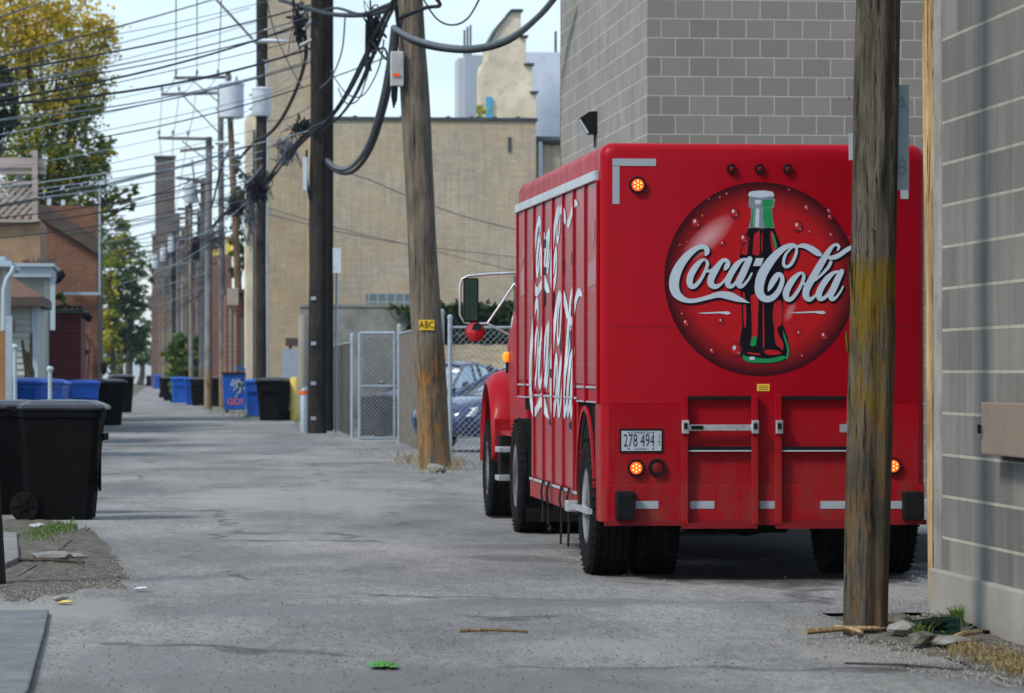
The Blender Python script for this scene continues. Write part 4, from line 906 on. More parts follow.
put_bin('black', 'large black wheeled bin seen from its side in the left foreground', 62, 520, R(86), (1.2, 1.13, 1.16))
put_bin('black', 'black wheeled bin cut by the left frame edge', 8, 515, R(100), (1.2, 1.1, 1.15))
LB = [('blue', 'blue bin with lid beside the white lattice post at left', 28, 455, R(60), 1.33), ('blue', 'second blue bin tucked behind the first blue bin at left', 41, 450, R(80), 1.3),
      ('black', 'black bin behind the white ringed post at left', 62, 431, R(60), 1.2), ('blue', 'bright blue bin behind the large foreground black bin', 81, 433, R(12), 1.25),
      ('blue', 'blue bin half hidden behind a black bin at left', 101, 424, R(20), 1.2), ('black', 'black bin turned sideways right of the bright blue bin', 106, 426, R(35), 1.25), ('black', 'lone black bin farthest right of the left hand row', 121, 413, R(10), 1.35)]
for kd, lb, x, yb, rz, s_ in LB: put_bin(kd, lb, x, yb, rz, (s_, s_, s_))
RB = [('black', 'large black bin left of the yellow bollard', 274, 421, R(-20), (1.42, 1.35, 1.27)), ('blue', 'narrow blue bin between graffiti dumpster and black bin', 256, 417, R(-10), (1.1, 1.2, 1.2)), ('black', 'black bin left of the graffiti dumpster', 217, 407, R(-15), (1.3, 1.3, 1.25)),
      ('black', 'black bin beside the pole with rust stained foot', 200, 406, R(-20), (1.1, 1.2, 1.2)), ('blue', 'blue bin squeezed behind the slim pole', 193, 405, R(-10), (1.1, 1.2, 1.2)), ('blue', 'blue bin under the leafy bush', 179.5, 403, R(0), (1.35, 1.3, 1.2)),
      ('black', 'dark bin left of the blue bin under the bush', 170, 401, R(-12), (1.1, 1.2, 1.2)), ('black', 'small far black bin before the dark bin', 164.5, 398, R(0), (1., 1.2, 1.2)), ('blue', 'far blue bin standing close to the alley end', 159, 389, R(0), (1.5, 1.3, 1.2)), ('blue', 'farthest blue bin at the alley end', 154.5, 387, R(0), (1.2, 1.2, 1.2)), ('black', 'farthest black bin at the alley end', 149.5, 386.5, R(0), (1.2, 1.2, 1.1))]
for kd, lb, x, yb, rz, s_ in RB: put_bin(kd, lb, x, yb, rz, s_)
# dumpster
dq = G(239.5, 413.5); t = thing('dumpster', 'blue steel dumpster covered in graffiti with its lid propped open', 'dumpster', (dq.x, dq.y, 0))
sc_ = F/((dq-O).y); wd = 34/sc_; h0 = .13; h1 = 1.5-(374-372)/sc_
mb = MB(); mb.loft([[(dq.x-wd*.45, dq.y, h0), (dq.x+wd*.45, dq.y, h0), (dq.x+wd*.45, dq.y+1, h0), (dq.x-wd*.45, dq.y+1, h0)], [(dq.x-wd*.5, dq.y-.08, h1), (dq.x+wd*.5, dq.y-.08, h1), (dq.x+wd*.5, dq.y+1.1, h1), (dq.x-wd*.5, dq.y+1.1, h1)]])
body = build(mb, 'body', M['bin_blue'], t, bevel=.02)
mb = MB(); mb.box(dq.x-wd*.53, dq.x+wd*.53, dq.y-.14, dq.y+1.15, h1+.003, h1+.06); build(mb, 'rim', M['black'], t)
mb = MB(); mb.prism([(dq.x-wd*.08, h1+.2), (dq.x+wd*.5, h1+.02), (dq.x+wd*.5, h1+.09), (dq.x-wd*.08, h1+.28)], 'y', dq.y, dq.y+1.0); build(mb, 'lid', M['bin_blue'], t)
for s_ in (-1, 1): mb = MB(); mb.lathe([(.02, -.04), (.09, -.04), (.09, .04), (.02, .04)], (dq.x+s_*wd*.36, dq.y+.1, .09), 'x', 12); build(mb, 'wheel', M['rubber'], t)
random.seed(8); 
for mt, n in (('lgrey_d', 7), ('green', 3), ('ink', 6)):
    mb = MB()
    for k in range(n):
        cx_, cz_ = dq.x+random.uniform(-.2, .32), random.uniform(.75, 1.2)
        mb.tube(catmull([(cx_+random.gauss(0, .1), dq.y-.065-.0*k, cz_+random.gauss(0, .1)) for _ in range(5)], 5), .012, 4)
    build(mb, 'graffiti', M[mt], body)
vs, fs = text_polys('GO!', .32); mb = MB().add([(dq.x-.16+x, dq.y-.035-(.0), .42+y) for x, y, z in vs], fs); build(mb, 'graffiti', M['orange_tag'], body)
# far-side blue lid and white marks on black bins
b0 = [o for o in C.objects if o.get('label', '').startswith('large black bin left')][0]
# bollards and pipes
def post(name, label, cat, x, yb, yt, r, mat, extra=None):
    p = G(x, yb); Dq = 5175/(yb-HZ); tz_ = at(x, yt, Dq).z
    t_ = thing(name, label, cat, (p.x, p.y, 0)); build(MB().lathe([(r, 0), (r, tz_-r*.5), (r*.8, tz_-r*.15), (r*.3, tz_)], (p.x, p.y, 0), 'z', 16), 'shaft', M[mat], t_, smooth=True)
    return t_, p, Dq
post('bollard', 'yellow concrete filled bollard right of the large black bin', 'bollard', 294.3, 421, 377, .135, 'yellow')
t, p, Dq = post('vent_pipe', 'pale steel pipe with orange mark left of the dark pole', 'pipe', 304, 433, 386, .10, 'galv')
build(MB().lathe([(.112, 1.1), (.112, 2.85), (.08, 2.9)], (p.x-.03, p.y+.02, 0), 'z', 14), 'upper_sleeve', M['foundation'], t, smooth=True)
build(MB().lathe([(.112, .95), (.112, 1.04)], (p.x, p.y, 0), 'z', 14), 'orange_band', M['orange_tag'], t)
post('vent_pipe', 'short grey pipe behind the yellow bollard', 'pipe', 291, 418, 350, .11, 'galv')
post('vent_pipe', 'grey pipe right behind the large black bin', 'pipe', 287, 416, 353, .09, 'galv')
a, b = at(266, 352, 128), at(286, 412, 128); mb = MB(); mb.box(a.x, b.x, a.y-18, a.y-17.95, 0, a.z)
tag(build(mb, 'metal_gate', M['galv']), 'grey sheet metal gate behind the large black bin', 'gate')
a, b = at(286, 338, 112), at(306, 346, 112); mb = MB(); mb.box(a.x, b.x, a.y, a.y+.5, b.z, a.z)
mb.box(a.x+.1, a.x+.2, a.y+.1, a.y+.2, 0, b.z-.001); mb.box(b.x-.2, b.x-.1, a.y+.1, a.y+.2, 0, b.z-.001)
tag(build(mb, 'meter_shelter', M['fascia']), 'dark little shelter roof above the grey pipes', 'shelter')

# ------------------------------------------------------------------ left side houses
def fbox(th_, part, mat, x0, y0, x1, y1, D_, depth, z0=None, bevel=0):
    Y_ = D_; a_, b_ = onY(x0, y0, Y_), onY(x1, y1, Y_)
    mb = MB(); mb.box(a_.x, b_.x, Y_, Y_+depth, b_.z if z0 is None else z0, a_.z); return build(mb, part, M[mat], th_, bevel=bevel)
OB = 104
ob = thing('brick_house', 'orange brick house with dark diagonal roof edge on the left', 'house', onY(60, 420, OB).to_tuple()[:2]+(0,))
fbox(ob, 'wall', 'orange_brick', -90, 205, 97, 420, OB, 8, 0)
mb = MB(); pts = [(38, 205), (38, 217), (98, 254), (101, 254), (101, 240), (46, 205)]; mb.prism([(onY(x, y, OB).x, onY(x, y, OB).z) for x, y in pts], 'y', OB-.25, OB-.003); build(mb, 'roof_edge', M['fascia'], ob)
fbox(ob, 'corner_board', 'fascia', 96.9, 240, 97.8, 430, OB-.1, 8.2, 0)  # dark sheet stands in for the dark right side of the house
fbox(ob, 'downpipe', 'galv', 98.5, 188, 100.5, 292, OB-.3, .12); fbox(ob, 'horizontal_pipe', 'galv', 60, 292, 101, 295, OB-.28, .12)
fbox(ob, 'vent', 'trafo', 47, 197, 51, 205, OB+.5, .2); fbox(ob, 'vent', 'trafo', 61, 200, 65, 205, OB+.5, .2)
mb = MB(); mb.tube([tuple(onY(x, y, OB-.1)) for x, y in ((84, 330), (90, 345), (88, 370), (87, 400))], .02, 5); build(mb, 'cable', M['wire'], ob)
mb = MB(); a = onY(92, 352, OB); rock(mb, (a.x-.3, a.y-.4, onY(86, 352, OB).z), .2, 5, .8); build(mb, 'torn_awning', M['black'], ob)
mb = MB(); rock(mb, onY(59, 276, OB-.5), .18, 6, 1.); rock(mb, onY(56, 280, OB-.5), .16, 8, .8); build(mb, 'bird_nest', M['black'], ob)
mb = MB(); rock(mb, onY(103.5, 368, OB-.6), .11, 9, 1.8); build(mb, 'corner_lamp', M['black'], ob)
# deck
dk = thing('deck', 'raised timber deck with white lattice railing and pergola beam', 'deck', onY(20, 420, 92).to_tuple()[:2]+(0,))
fbox(dk, 'deck_wall', 'tan_siding', -90, 222, 40, 420, 92, 5, 0)
fbox(dk, 'deck_edge', 'deck_wood', -90, 219, 40, 222.3, 91.8, 5)
pg = fbox(dk, 'pergola_beam', 'deck_wood', -90, 157, 45.5, 174, 92, .25); fbox(dk, 'beam_strip', 'fascia', -90, 167, 45.8, 168.3, 91.95, .04)
fbox(dk, 'railing_post', 'deck_wood', 32, 150, 37.5, 220, 91.9, .3); fbox(dk, 'pergola_post', 'trim_white', 18, 174, 23, 186, 92.3, .2)
mb = MB(); a_, b_ = onY(-40, 184, 92), onY(32, 219, 92); Hh = a_.z-b_.z; Lw = b_.x-a_.x; k = -Hh
while k < Lw:
    for sgn, yy in ((1, 91.96), (-1, 91.99)):
        u0, u1 = max(k, 0), min(k+Hh, Lw)
        if u1-u0 > .02:
            h0_, h1_ = u0-k, u1-k
            if sgn < 0: h0_, h1_ = Hh-h0_, Hh-h1_
            w_ = .055; mb.add([(a_.x+u0, yy, b_.z+h0_-w_), (a_.x+u1, yy, b_.z+h1_-w_), (a_.x+u1, yy, b_.z+h1_+w_), (a_.x+u0, yy, b_.z+h0_+w_), (a_.x+u0, yy+.02, b_.z+h0_-w_), (a_.x+u1, yy+.02, b_.z+h1_-w_), (a_.x+u1, yy+.02, b_.z+h1_+w_), (a_.x+u0, yy+.02, b_.z+h0_+w_)], [(0, 1, 2, 3), (7, 6, 5, 4), (0, 4, 5, 1), (1, 5, 6, 2), (2, 6, 7, 3), (3, 7, 4, 0)])
    k += .2
mb.box(a_.x, b_.x, 91.9, 92.02, a_.z, a_.z+.08); build(mb, 'lattice', M['deck_wood'], dk)
# blue-white flat porch
pr = thing('porch', 'pale blue trimmed flat porch roof on a white corner post', 'porch', onY(35, 425, 84).to_tuple()[:2]+(0,))
fbox(pr, 'wall', 'siding', -60, 276, 44, 400, 84.3, 4, 0); fbox(pr, 'fascia', 'trim_white', -60, 266, 51, 277, 83.8, 4); fbox(pr, 'corner_post', 'trim_white', 50, 277, 55, 330, 83.9, .25)
fbox(pr, 'cornice', 'trim_white', -60, 263, 54, 266.5, 83.7, 4.3)
mb = MB(); random.seed(3)
for k in range(22):
    a_ = onY(22+k*1.55, 262.5, 84.2); mb.box(a_.x, a_.x+.03, 84.2, 84.3, a_.z, a_.z+random.uniform(.02, .12))
build(mb, 'gutter_debris', M['fascia'], pr)
# siding garage
gg = thing('garage', 'grey sided garage with brown shingle roof and dark eaves', 'garage', onY(26, 430, 72).to_tuple()[:2]+(0,))
a_, b_ = onY(-60, 304, 72), onY(38, 304, 72); mb = MB(); z_ = 0
while z_ < a_.z:
    mb.add([(a_.x, 71.97, z_), (b_.x-.14, 71.97, z_), (b_.x-.14, 72, z_+.13), (a_.x, 72, z_+.13), (a_.x, 72.02, z_), (b_.x-.14, 72.02, z_)], [(0, 1, 2, 3), (0, 4, 5, 1)]); z_ += .13
build(mb, 'siding', M['siding'], gg)
mb = MB(); mb.box(a_.x, b_.x-.02, 72.03, 76, 0, a_.z); build(mb, 'wall', M['siding'], gg); mb = MB(); mb.box(b_.x-.13, b_.x, 71.95, 72.05, 0, a_.z); build(mb, 'corner_board', M['trim_white'], gg)
mb = MB(); e0, e1 = onY(-60, 297, 71.5), onY(44, 297, 71.5); r0, r1 = onY(-60, 276, 74), onY(14, 278, 74)
mb.add([(e0.x, 71.5, e0.z), (e1.x, 71.5, e1.z), (r1.x, 74, r1.z), (r0.x, 74, r0.z), (e1.x, 76.5, e1.z), (e0.x, 76.5, e0.z)], [(0, 1, 2, 3), (1, 4, 2), (4, 5, 3, 2)]); build(mb, 'roof', M['shingle'], gg)
fbox(gg, 'eaves', 'fascia', -60, 297.2, 44, 306, 71.5, 4.9)
fbox(gg, 'vent_box', 'fascia', 10, 320, 15, 333, 71.6, .2)
# maroon shed
ms = thing('shed', 'dark maroon boarded shed with green felt roof between garage and brick house', 'shed', onY(63, 420, 88).to_tuple()[:2]+(0,))
fbox(ms, 'wall', 'maroon', 44, 313, 81, 420, 88, 5, 0); fbox(ms, 'roof', 'green_p', 42, 309, 84, 313.2, 87.8, 5.3)
mb = MB(); a_ = onY(66, 307, 88.2); 
for k in range(6): rock(mb, (a_.x+k*.14-.35, 88.2, a_.z+.0), .07, k, .6)
build(mb, 'roof_debris', M['black'], ms); mb = MB(); rock(mb, onY(86, 316, 87.4), .12, 4, .8); rock(mb, onY(88.5, 318, 87.4), .09, 7, 1.2); rock(mb, onY(84, 315, 87.4), .08, 9, .7); build(mb, 'torn_felt', M['black'], ms)
# near left porch corner
nl = thing('garage', 'white guttered garage corner at the left frame edge', 'garage', onY(5, 440, 60).to_tuple()[:2]+(0,))
fbox(nl, 'wall', 'siding', -80, 266, 3, 440, 60, 3, 0); fbox(nl, 'gutter', 'trim_white', -80, 261, 12, 267, 59.6, 3.5, bevel=.02); fbox(nl, 'roof', 'trim_white', -80, 256, 5, 261, 59.8, 3.2)
mb = MB(); mb.tube([tuple(onY(x, y, 59.5)) for x, y in ((14, 266), (12, 272), (7, 279), (4, 290), (4, 330))], .045, 8); build(mb, 'downpipe', M['trim_white'], nl, smooth=True)
# fence bits
pf = thing('plank_fence', 'orange brown plank fence with grey steel post at the left edge', 'fence', onY(3, 470, 50).to_tuple()[:2]+(0,))
fbox(pf, 'planks', 'plank', -60, 331, 5, 470, 50, .05, 0); fbox(pf, 'steel_post', 'galv', 5.5, 316, 12, 470, 49.9, .1, 0)
for x, yt, lb in ((15, 344, 'white twisted post with ball cap beside the plank fence'), (50, 366, 'white ringed post with ball cap among the blue bins')):
    p = onY(x, yt, 56); t = thing('fence_post', lb, 'post', (p.x, 56, 0)); prof = []; z_ = 0
    while z_ < p.z-.12: prof += [(.030, z_), (.036, z_+.03), (.030, z_+.06)]; z_ += .07
    prof += [(.03, p.z-.11), (.055, p.z-.07), (.06, p.z-.04), (.03, p.z)]; build(MB().lathe(prof, (p.x, 56, 0), 'z', 10), 'shaft', M['trim_white'], t, smooth=True)
mb = MB()
for x0, y0, x1, y1 in ((26, 372, 22, 340), (29, 372, 24, 350), (31, 372, 31, 333), (33, 372, 27, 352)): mb.tube([tuple(onY(x0, y0+60, 66)), tuple(onY(x0, y0, 66)), tuple(onY(x1, y1, 66))], .035, 6)
tag(build(mb, 'dead_stump', M['bark']), 'bare brown branches in front of the grey garage siding', 'branches')
# leaning pole at lower-left edge
pl = G(-3, 587); Dl = 5175/215
t = thing('utility_pole', 'dark wooden pole foot leaning out of frame at lower left', 'pole', (pl.x, pl.y, 0), 'wooden utility poles along the alley')
shaft(mb := MB(), (pl.x-.03, pl.y, -.1), at(-22, 0, Dl)+Vector((-.2, 0, 1.)), .10, .085, 16, .01); build(mb, 'shaft', M['pole_dark'], t, smooth=True)

# ------------------------------------------------------------------ far end
ch = thing('chimney', 'tall dark brick chimney stack rising above the far end of the alley', 'chimney', onY(166, 388, 330).to_tuple()[:2]+(0,))
fbox(ch, 'stack', 'chimney_brick', 155, 157, 175, 388, 330, 2.2, 0); fbox(ch, 'cap', 'coping', 154, 155.5, 176, 157.3, 329.8, 2.6); fbox(ch, 'lower_stack', 'chimney_brick', 168, 213, 180, 388, 331.5, 3, 0)
rbld = thing('red_brick_block', 'distant red brick building behind the small poles', 'building', onY(185, 388, 342).to_tuple()[:2]+(0,))
fbox(rbld, 'wall', 'red_brick', 152, 236, 232, 392, 342, 10, 0); fbox(rbld, 'cornice', 'concrete', 151, 233, 180, 236.5, 341.6, 1)
for x0, y0, x1, y1 in ((181, 254, 190, 276), (160, 262, 166, 276), (200, 262, 207, 280), (181, 300, 190, 322)): fbox(rbld, 'window', 'window_dark', x0, y0, x1, y1, 341.7, .2)
mb = MB()
for k in range(9):
    for j in range(2):
        if (k+j) % 2: a_, b_ = onY(155+k*2.6, 238+j*4, 341.8), onY(157.6+k*2.6, 242+j*4, 341.8); mb.box(a_.x, b_.x, 341.7, 341.95, b_.z, a_.z)
build(mb, 'checker_band', M['foundation'], rbld)
ys = thing('billboard', 'small yellow sign board on the distant building behind poles', 'sign', onY(222, 388, 300).to_tuple()[:2]+(0,))
fbox(ys, 'panel', 'yellow_tag', 213, 241, 220, 255, 300, .3); fbox(ys, 'panel', 'yellow_tag', 226, 240, 232, 254, 300, .3); fbox(ys, 'frame', 'trim_white', 220.2, 240, 225.8, 255, 300.05, .2); fbox(ys, 'leg', 'coping', 222, 255.2, 223.5, 392, 300.1, .2, 0)
ro = thing('brick_garage', 'red brick garage with electric meters behind the graffiti dumpster', 'garage', onY(240, 408, 136).to_tuple()[:2]+(0,))
fbox(ro, 'wall', 'red_brick', 226, 292, 247, 410, 136, 6, 0); fbox(ro, 'parapet', 'fascia', 225, 289, 247.5, 292.3, 135.8, 6.2); fbox(ro, 'meter_box', 'deck_wood', 227, 288, 238.5, 305, 135.4, .3)
fbox(ro, 'pipe', 'foundation', 229, 305, 231, 400, 135.6, .12); fbox(ro, 'pipe', 'foundation', 234, 305, 236, 400, 135.6, .12); fbox(ro, 'pale_door', 'foundation', 240, 318, 246, 404, 135.9, .09, 0)
fw = thing('far_wall', 'pale grey blue wall closing the far end of the alley', 'wall', onY(130, 385, 420).to_tuple()[:2]+(0,))
fbox(fw, 'wall', 'trafo', 60, 348, 215, 386, 420, .5, 0)
a_ = MB(); struct(a_.quad(tuple(onY(40, 384, 415))[:2]+(.03,), (30, 415, .03), (30, 500, 2.4), (-40, 500, 2.4)), 'far_bank', M['dry'])

# ------------------------------------------------------------------ trees
def tree(name, label, x, yb, D_, trunk_px, lobes, mat, size, tone, seed=1, group='trees around the alley', grow=1):
    random.seed(seed); p = at(x, 372+5175/D_, D_); k = D_/F
    t_ = thing(name, label, 'tree', (p.x, p.y, 0), group); mb = MB()
    ends = []
    for lx, ly, rx, ry, n in lobes:
        c = at(lx, ly, D_+random.uniform(-rx, rx)*k*.4); ends.append(c)
        leaves(mb, c, (rx*k, rx*k*.8, ry*k), n, size, tone, .3)
    build(mb, 'crown', M[mat], t_)
    tr = MB(); fork = Vector((p.x, p.y, 0)).lerp(ends[0], .45)
    r0 = trunk_px*k/2; tr.tube([(p.x, p.y, 0), ((p.x+fork.x)/2+.1, p.y, fork.z*.5), tuple(fork)], [r0*1.25, r0, r0*.75], 10)
    for e in ends:
        m_ = fork.lerp(e, .5)+Vector((random.uniform(-.4, .4), 0, random.uniform(0, .6))); tr.tube([tuple(fork), tuple(m_), tuple(e)], [r0*.5, r0*.3, r0*.1], 6)
        for _ in range(3):
            q_ = e+Vector((random.uniform(-1, 1)*25*k, random.uniform(-1, 1)*20*k, random.uniform(-.5, 1)*22*k)); tr.tube([tuple(m_), tuple(m_.lerp(q_, .6)+Vector((0, 0, .2))), tuple(q_)], [r0*.22, r0*.12, r0*.03], 5)
    build(tr, 'trunk', M['bark'], t_, smooth=True); return t_
def zt(base, amp, zlo, zhi):
    def f(p): return base+amp*min(1, max(0, (p.z-zlo)/(zhi-zlo)))+random.gauss(0, .17)
    return f
Dt = 150; kz = Dt/F
tree('tree', 'large locust tree turning yellow at the top left', 45, 0, Dt, 16,
     [(40, 70, 62, 70, 6840), (0, 30, 50, 50, 4180), (72, 38, 40, 40, 2850), (100, 32, 18, 20, 627), (85, 95, 26, 32, 1710), (55, 150, 50, 50, 4940), (100, 155, 18, 26, 722), (20, -20, 60, 40, 2850), (75, 190, 34, 40, 2470), (107, 210, 20, 26, 798), (10, 190, 40, 40, 2850), (128, 205, 10, 12, 171), (128, 190, 9, 10, 114)],
     'leaf_mix', .105, zt(.38, .55, 1.5+(372-160)*kz, 1.5+(372-10)*kz), 5)
tree('tree', 'dark evergreen tree at the upper left frame edge', -12, 0, 120, 14, [(-8, 95, 26, 42, 1500), (0, 120, 16, 24, 600)], 'leaf_dark', .12, lambda p: random.uniform(0, .35), 6)
tree('tree', 'yellow green roadside tree just beyond the orange brick house', 112, 0, 175, 6, [(112, 270, 20, 26, 700), (108, 325, 16, 30, 800), (118, 235, 14, 16, 260), (112, 360, 14, 22, 500)], 'leaf_lime', .14, lambda p: random.uniform(0, 1), 7)
tree('tree', 'dark bushy tree overhanging the far left of the alley', 118, 0, 240, 8, [(122, 325, 24, 32, 1500), (128, 290, 18, 22, 700), (108, 300, 22, 30, 900), (134, 345, 14, 22, 500)], 'leaf_dark', .20, lambda p: random.uniform(.1, .8), 8)
tree('tree', 'pale green tree rising behind the dark bushy tree', 128, 0, 330, 7, [(130, 262, 24, 22, 900), (110, 250, 22, 20, 600), (140, 290, 14, 24, 500)], 'leaf_mid', .28, lambda p: random.uniform(.2, .7), 9)
tree('tree', 'leafy green bush tree leaning over the right hand bins', 186, 0, 172, 3, [(186, 344, 14, 10, 500), (174, 352, 11, 9, 330), (196, 350, 9, 14, 330), (184, 362, 15, 13, 600), (174, 374, 9, 13, 330), (192, 378, 12, 13, 450), (180, 388, 12, 9, 350), (166, 356, 6, 6, 80), (205, 340, 7, 8, 120)], 'leaf_mid', .13, lambda p: random.uniform(.2, .9), 10)
tree('tree', 'slim green tree behind the leaning brown pole', 236, 0, 160, 4, [(236, 200, 9, 28, 500), (238, 250, 10, 30, 600), (235, 165, 7, 20, 260)], 'leaf_mid', .13, lambda p: random.uniform(.1, .7), 12)
tree('tree', 'far green trees closing the end of the alley', 140, 0, 400, 6, [(146, 340, 14, 24, 600), (120, 345, 26, 26, 900), (160, 360, 14, 14, 300)], 'leaf_mid', .3, lambda p: random.uniform(.1, .6), 13)
tree('bush', 'small green bush beside the porch post over the shed', 60, 0, 96, 3, [(61, 300, 6, 8, 260)], 'leaf_mid', .07, lambda p: random.uniform(.3, .9), 14)
# far-off tree line
mb = MB(); random.seed(20)
for k in range(26): leaves(mb, (-70+k*7, 470, 7), (6, 4, 6), 260, .6, lambda p: random.uniform(0, .5))
o = build(mb, 'far_woods', M['leaf_dark']); o['kind'] = 'stuff'; o['label'] = 'far tree line beyond the alley end'
# ------------------------------------------------------------------ red delivery truck (local frame: y forward from the rear face, x right, z up)
TO = at(764, 372, 24.7); TRZ = -33/F
TR = thing('delivery_truck', 'red beverage delivery truck seen from behind with round bottle emblem and lit tail lamps', 'truck', (TO.x, TO.y, .012), None, TRZ)
HW = 1.175; TL_ = 6.37
_ti = Matrix.Rotation(-TRZ, 3, 'Z')
def lray(px, py): return _ti @ (O-Vector((TO.x, TO.y, .012))), _ti @ ray(px, py)
def RL(px, py, y=0.): o, d = lray(px, py); p = o+d*((y-o.y)/d.y); return p.x, p.z
def SL(px, py, x=-HW): o, d = lray(px, py); p = o+d*((x-o.x)/d.x); return p.y, p.z
def part(mb, name, mat, par=None, **k): k.setdefault('local', True); return build(mb, name, M[mat] if isinstance(mat, str) else mat, par or TR, **k)
def shear(mb):
    mb.v = [(x, y, z+(.009*y*(z-.42)/2.7 if z > .42 else 0)) for x, y, z in mb.v]; return mb
ZT = 3.125; ZB = .42
def arc(cx, cz, r, a0, a1, n): return [(cx+r*math.cos(a0+(a1-a0)*i/n), cz+r*math.sin(a0+(a1-a0)*i/n)) for i in range(n+1)]
def section(inset, zb, r=.095):
    h = HW-inset; z = ZT-inset
    return [(-h, zb), (h, zb)] + arc(h-r, z-r, r, 0, math.pi/2, 6) + arc(-h+r, z-r, r, math.pi/2, math.pi, 6)
rings = []
for y, ins in ((-.0, .055), (.016, .022), (.05, .003), (.07, 0), (TL_-.06, 0), (TL_-.02, .02), (TL_, .06)):
    s_ = section(ins, 1.262); rings.append([(x, y, z) for x, z in s_])
part(shear(MB().loft(rings)), 'body', 'red', smooth=True)
mb = MB(); mb.loft([[(-HW+.055, 0, ZB), (HW-.055, 0, ZB), (HW-.055, 0, 1.26), (-HW+.055, 0, 1.26)], [(-HW+.01, .03, ZB), (HW-.01, .03, ZB), (HW-.01, .03, 1.26), (-HW+.01, .03, 1.26)], [(-HW, .07, ZB), (HW, .07, ZB), (HW, .07, 1.26), (-HW, .07, 1.26)], [(-HW, .36, ZB), (HW, .36, ZB), (HW, .36, 1.26), (-HW, .36, 1.26)]]); part(mb, 'rear_panel', 'red')
# seams
def rbox(mb, x0, y0, x1, y1, p0, p1):
    a, b = RL(x0, y0), RL(x1, y1); mb.box(a[0], b[0], -p0, -p1, b[1], a[1]); return mb
mb = MB(); rbox(mb, 613, 326.6, 915, 327.6, -.004, .0015); part(mb, 'panel_seam', 'dark_red')
mb = MB(); rbox(mb, 606, 485.2, 924, 520.5, .0005, .014); part(mb, 'bumper_plate', 'red', bevel=.004)
mb = MB(); rbox(mb, 604, 521, 926, 524.5, .0006, .02); part(mb, 'bumper_lip', 'dark_red')
# lamps
def lamp(px, py, r, on, name='tail_lamp', y=0., big=True):
    a = RL(px, py); c = (a[0], y, a[1])
    o = part(MB().lathe([(r*.74, -.010), (r*.78, -.026), (r*1.02, -.026), (r*1.08, -.004), (r*1.08, 0.001)], c, 'y', 28), name, 'black', smooth=True)
    part(MB().lathe([(.002, -.024), (r*.45, -.023), (r*.70, -.018), (r*.76, -.011), (r*.76, -.008)], c, 'y', 24), 'lens', 'lamp_on' if on else 'lamp_off', o, smooth=True)
    if on:
        mb = MB()
        for k in range(6):
            an = k*math.pi/3+.5 if k else 0; rr = r*.45 if k < 6 else 0
            mb.lathe([(r*.12, -.0235), (r*.06, -.0265)], (c[0]+rr*math.cos(k*math.pi/3+.5), y, c[2]+rr*math.sin(k*math.pi/3+.5)), 'y', 8)
        mb.lathe([(r*.13, -.0255), (r*.07, -.0275)], c, 'y', 8)
        part(mb, 'bulbs', 'led', o)
lamp(637.5, 185, .058, True); lamp(636, 468, .058, True); lamp(657, 467.5, .060, False); lamp(893, 466, .058, True); lamp(873, 466, .06, False)
for x in (731.5, 759.5, 787.5): lamp(x, 169, .034, False, 'marker_lamp')
# reflective tape
def tape(x0, y0, x1, y1, p=.003, mat='tape'): part(rbox(MB(), x0, y0, x1, y1, .0006, p), 'reflective_tape', mat)
tape(612.5, 158.5, 656, 166); tape(612.5, 166.3, 619.5, 204); tape(900.5, 160, 908.5, 199); tape(864, 158.5, 908.5, 159.8)
for x0, x1 in ((634.5, 658), (690, 714), (759.5, 775), (820, 848), (888, 901.5)): tape(x0, 501, x1, 508.5, .0165)
a = RL(899.5, 168); vs, fs = text_polys('2', .085); part(MB().add([(a[0]+x*.8, -.003, a[1]+y) for x, y, z in vs], fs), 'fleet_number', 'white')
# yellow label
lb = part(rbox(MB(), 757, 384, 769.5, 391, .0006, .004), 'caution_label', 'yellow_tag')
mb = MB()
for y in (385.6, 387.3, 389): rbox(mb, 758.5, y, 768, y+.7, .0041, .0047)
part(mb, 'lettering', 'fascia', lb)
# number plate
part(rbox(MB(), 612, 423.5, 668, 460, -.01, .0012), 'plate_recess', 'red', bevel=.003)
pf_ = part(rbox(MB(), 619.5, 428.7, 663, 452.5, .0013, .008), 'plate_frame', 'black')
pl_ = part(rbox(MB(), 621.3, 430.8, 661.2, 450.8, .0081, .011), 'number_plate', 'plate', pf_)
def ptext(s_, px, py, size, mat, sx=.75, sy=1., y=-.0122, name='lettering'):
    a = RL(px, py); vs, fs = text_polys(s_, size); part(MB().add([(a[0]+x*sx, y, a[1]+v*sy) for x, v, z in vs], fs), name, mat, pl_)
ptext('278 494', 638.8, 441, .115, 'navy', .60, 1.12); ptext('S', 659, 437, .04, 'navy', .8); ptext('T', 659, 443.5, .045, 'navy', .8)
ptext('CONSERVATION'[:0]+'COMMERCIAL', 641, 432.7, .022, 'navy', 1.1); ptext('ILLINOIS', 641, 449, .020, 'navy', 1.1)
mb = MB()
for x in (628.5, 653):
    for y in (432.3, 448.6): a = RL(x, y); mb.lathe([(.006, -.011), (.004, -.014)], (a[0], 0, a[1]), 'y', 8)
part(mb, 'bolts', 'ink', pl_)
